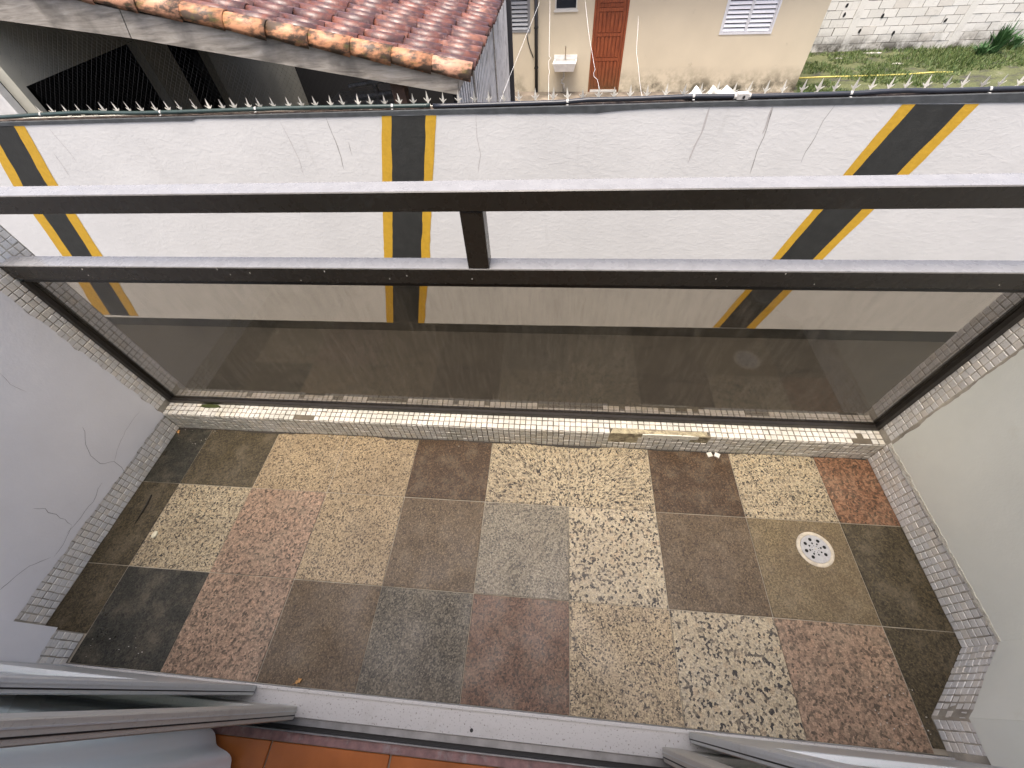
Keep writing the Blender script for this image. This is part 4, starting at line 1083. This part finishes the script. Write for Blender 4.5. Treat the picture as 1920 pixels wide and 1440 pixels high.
# sink
c0, c1 = hp(1040,104)[0], hp(1081.5,104)[0]; zt_ = hp(1060,113)[1]+.03; zb_ = hp(1060,129)[1]+.02
sn = thing('wall_sink', H0+HU*(c0+c1)/2, 'small white wall-hung laundry sink with tap beside the wooden door', 'sink')
m = MB(); dep = .40; ins = .03
def sk_box(m, a, b): m.obox(H0,HU,Z,HN,*a,*b)
rim0 = [(c0,.02),(c1,.02),(c1,dep),(c0,dep)]
def P3(u, n, v): return H0+HU*u+HN*n+Z*v
def loft(levels):
    mm = MB()
    for (cs_, v) in levels:
        for (u, n) in cs_: mm.v.append(tuple(P3(u,n,v)))
    for k in range(len(levels)-1):
        for i in range(4): mm.f.append((k*4+i,k*4+(i+1)%4,(k+1)*4+(i+1)%4,(k+1)*4+i))
    mm.f.append((0,1,2,3)); mm.f.append(tuple((len(levels)-1)*4+i for i in range(4))); return mm
def rect(d, dn=None): return [(c0+d,.004+d*.3),(c1-d,.004+d*.3),(c1-d,dep-d),(c0+d,dep-d)]
loft([(rect(.05),zb_),(rect(.0),zt_-.05),(rect(-.012),zt_-.02),(rect(-.012),zt_),(rect(.03),zt_),(rect(.05),zt_-.15)]).build('basin','sink_ceramic',sn)
MB().obox(H0,HU,Z,HN,c0-.012,c1+.012,zt_+.001,zt_+.10,.003,.03).build('splashback','sink_ceramic',sn)
um = (c0+c1)/2
tz = hp(1062,84)[1]-.02
MB().tube([P3(um,.03,tz-.30),P3(um,.06,tz-.30),P3(um,.075,tz-.05),P3(um,.11,tz),P3(um,.15,tz-.03)],.016,8).build('tap','tap_metal',sn,True)
MB().tube([P3(um-.02,.16,zb_+.01),P3(um-.02,.16,zb_-.20),P3(um-.07,.14,zb_-.26),P3(um-.09,.12,zb_-.32),P3(um-.02,.11,zb_-.36),P3(um-.01,.10,.02)],.026,8).build('drain_pipe','pipe_white',sn,True)
# downpipe
ud = hp(1006,100)[0]
dp = MB().tube([P3(ud,.06,0.02),P3(ud,.06,2.74)],.048,10).build('downpipe','pipe_black',house,True)
for v in (.6,1.5): MB().obox(H0,HU,Z,HN,ud-.055,ud+.055,v,v+.03,.001,.115).build('bracket','pipe_black',dp)
cbp = [hp(x,y,.02) for x, y in ((988,64),(990,78),(994,92),(1000,108))]
tag(MB().tube([P3(u,.02,v) for u, v in cbp],.012,6).build('power_cord','pipe_black',None,True),'thin dark cord hanging below the grey louvred shutter','cord')
# strings between the wall spikes and the house
def string(pxs, label, r0=.0013, r1=.0036):
    a_ = at(*pxs[-1],1,YW+.09); b_ = onplane(*pxs[0],H0+HN*.3,HN)
    da, db = (a_-CAM).dot(-(MR.col[2])), (b_-CAM).dot(-(MR.col[2])); n = len(pxs)
    L = [0.0]
    for p_, q_ in zip(pxs[:-1],pxs[1:]): L.append(L[-1]+math.hypot(q_[0]-p_[0],q_[1]-p_[1]))
    pts = []; rr = []
    for (px,py), l in zip(pxs,L):
        t = l/L[-1]; dep_ = 1/((1-t)/db+t/da); pts.append(CAM+ray(px,py)*dep_); rr.append(r0+(r1-r0)*(dep_-da)/(db-da))
    tag(MB().tube(pts,rr,5).build('washing_string','string_white',None,True),label,'string','strings tied from the house to the spikes')
string([(1012,0),(1010,9),(990,58),(972,103),(955,145),(937,192)],'white string running diagonally past the grey shutter to the spikes')
string([(1031,0),(1031,20),(1030,80),(1029.5,105),(1033,109),(1029,114),(1029,128),(1030.5,135),(1029,142),(1028.5,190)],'white string hanging just left of the sink')
string([(1097,0),(1099,18),(1103,55),(1107,82),(1110,98),(1114,122),(1116,130),(1113,137),(1114,144),(1120,149),(1122,158),(1125,187)],'kinked white string crossing the wooden door')
string([(1197,30),(1196,56),(1194,80),(1193.5,100),(1197,125),(1199,150),(1202,172),(1205,184)],'white string hanging against the bare wall right of the wooden door')

# ==================================================================== BLOCK WALL, GRASS, WEEDS
B0, B1 = at(1520,99,2,YARD), at(1900,87,2,YARD)
BU = (B1-B0).normalized(); BN = Vector((BU.y,-BU.x,0))
if BN.y > 0: BN = -BN
blk = thing('block_wall', B0.lerp(B1,.5), 'white painted concrete block wall behind the grassy strip', 'wall')
MB().obox(B0,BU,Z,BN,-9,14,-.1,2.2,-.14,-.012).build('mortar','block_joint',blk)
bwid, bhei = .405, .205
bm_ = MB().obox(Vector((0,0,0)),X,Z,-Y,.006,bwid-.006,.006,bhei-.006,-.01,0).mesh('block','block_white')
RM = Matrix((BU, -BN, Z)).transposed().to_4x4()
holes = [hp_ for hp_ in ((1588,10),(1583,28),(1612,58),(1675,62),(1655,30),(1773,38))]
hol = []
for hx, hy in holes:
    q = onplane(hx,hy,B0,BN); hol.append(((q-B0).dot(BU), q.z-YARD))
for r_ in range(10):
    for c_ in range(-6, 24):
        u = c_*bwid+(r_ % 2)*bwid/2
        o = put(bm_,'block',Matrix.Translation(B0+BU*(u+random.gauss(0,.003))+Z*(r_*bhei+random.gauss(0,.002))+BN*random.uniform(-.007,.004)) @ RM @ Matrix.Rotation(random.gauss(0,.006),4,'Y'),blk)
for (u,v) in hol:
    pl_ = [(u+.045*math.cos(t*.785)*(1+.4*random.random())*.7, v+.06*math.sin(t*.785)*(1+.5*random.random())*.8) for t in range(8)]
    MB().prism(pl_,B0,BU,Z,BN,.0045,.0065).build('broken_hole','pipe_black',blk)
for px in (1594,1795):
    q = onplane(px,60,B0,BN); u = (q-B0).dot(BU)
    MB().obox(B0,BU,Z,BN,u-.1,u+.1,-.05,2.2,-.0,.012).build('pillar','block_white',blk)
# mossy ground strip
gz = YARD+.004
c1_ = at(1487,171,2,YARD); c2_ = at(1500,100,2,YARD)
tag(MB().face([(H1.x-.3,7.0,gz),(26,7.0,gz),(26,B1.y+1.2,gz),(H1.x+.2,B0.y+.6,gz)]).build('moss_ground','moss_ground'), kind='structure')
gb = MB()
for i in range(26000):
    px = random.uniform(1495,1990); py = random.uniform(84,190)
    q = at(px,py,2,YARD)
    if q.y > B0.y-.05: continue
    if (q-H0).dot(HU) < uR+.05 and (q-H0).dot(HN) < .1: continue
    d = mnoise.noise(Vector((q.x*.55,q.y*.8,0)))+.6*mnoise.noise(Vector((q.x*1.9,q.y*1.9,3)))+(q.y-13.0)*.13
    if d < .12: continue
    h = random.uniform(.03,.09)*(1+max(0,d)); t = random.uniform(0,6.283); wv = Vector((math.cos(t),math.sin(t),0))*random.uniform(.006,.014); ln = Vector((random.gauss(0,.05),random.gauss(0,.05),h))
    b0 = Vector((q.x,q.y,gz)); gb.face([b0-wv,b0+wv,b0+ln])
tag(gb.build('grass','grass_blade',None,fix=False),'patchy green grass and moss between the house and the block wall','grass',kind='stuff')
def weed(px, py, h, n, spread, label):
    q = at(px,py,2,YARD); root = thing('weed_plant',(q.x,q.y,YARD),label,'plant'); m = MB(); st_ = MB()
    for i in range(n):
        t = random.uniform(0,6.283); rr = random.random()**.6*spread; hh = h*random.uniform(.55,1.1)
        b0 = Vector((q.x+random.gauss(0,.05),q.y+random.gauss(0,.05),YARD)); tip = b0+Vector((math.cos(t)*rr,math.sin(t)*rr,hh*(1-.35*(rr/spread)))); mid = b0.lerp(tip,.55)+Vector((0,0,.12*h))
        sd = Vector((-math.sin(t),math.cos(t),0))*random.uniform(.010,.026)
        m.face([b0-sd*.5,b0+sd*.5,mid+sd,mid-sd]); m.face([mid-sd,mid+sd,tip])
        if i % 6 == 0: st_.tube([b0,mid,tip],[.006,.004,.002],4)
    m.build('leaves','weed_leaf',root,fix=False); st_.build('stems','weed_leaf',root)
weed(1858,101,.85,150,.42,'tall green weed clump growing at the foot of the block wall')
weed(1897,92,.50,60,.30,'smaller green weed right of the tall clump at the block wall')
weed(1835,104,.40,60,.30,'low leafy weed left of the tall clump at the block wall')
# yellow rope on the ground, scraps
rp = [(1497,148),(1540,146),(1600,144.5),(1650,143),(1700,141),(1745,137.5),(1785,137)]
tag(MB().tube([at(x,y,2,YARD)+Z*.02 for x,y in rp],.020,6).build('yellow_rope','rope_yellow',None,True),'yellow rope lying across the mossy ground','rope')
for k,(px,py,s) in enumerate(((1572,111,.16),(1635,101,.3),(1680,121,.2))):
    q = at(px,py,2,YARD); m = MB(); n = 9
    m.prism([(s*(.6+.4*random.random())*math.cos(i*6.283/n), s*.35*(.6+.4*random.random())*math.sin(i*6.283/n)) for i in range(n)],Vector((q.x,q.y,YARD)),X,Y,Z,.008,.03)
    tag(m.build('debris_scrap','debris_white'),('pale scrap lying near the house corner','long pale scrap at the foot of the block wall','pale scrap in the middle of the mossy strip')[k],'debris')
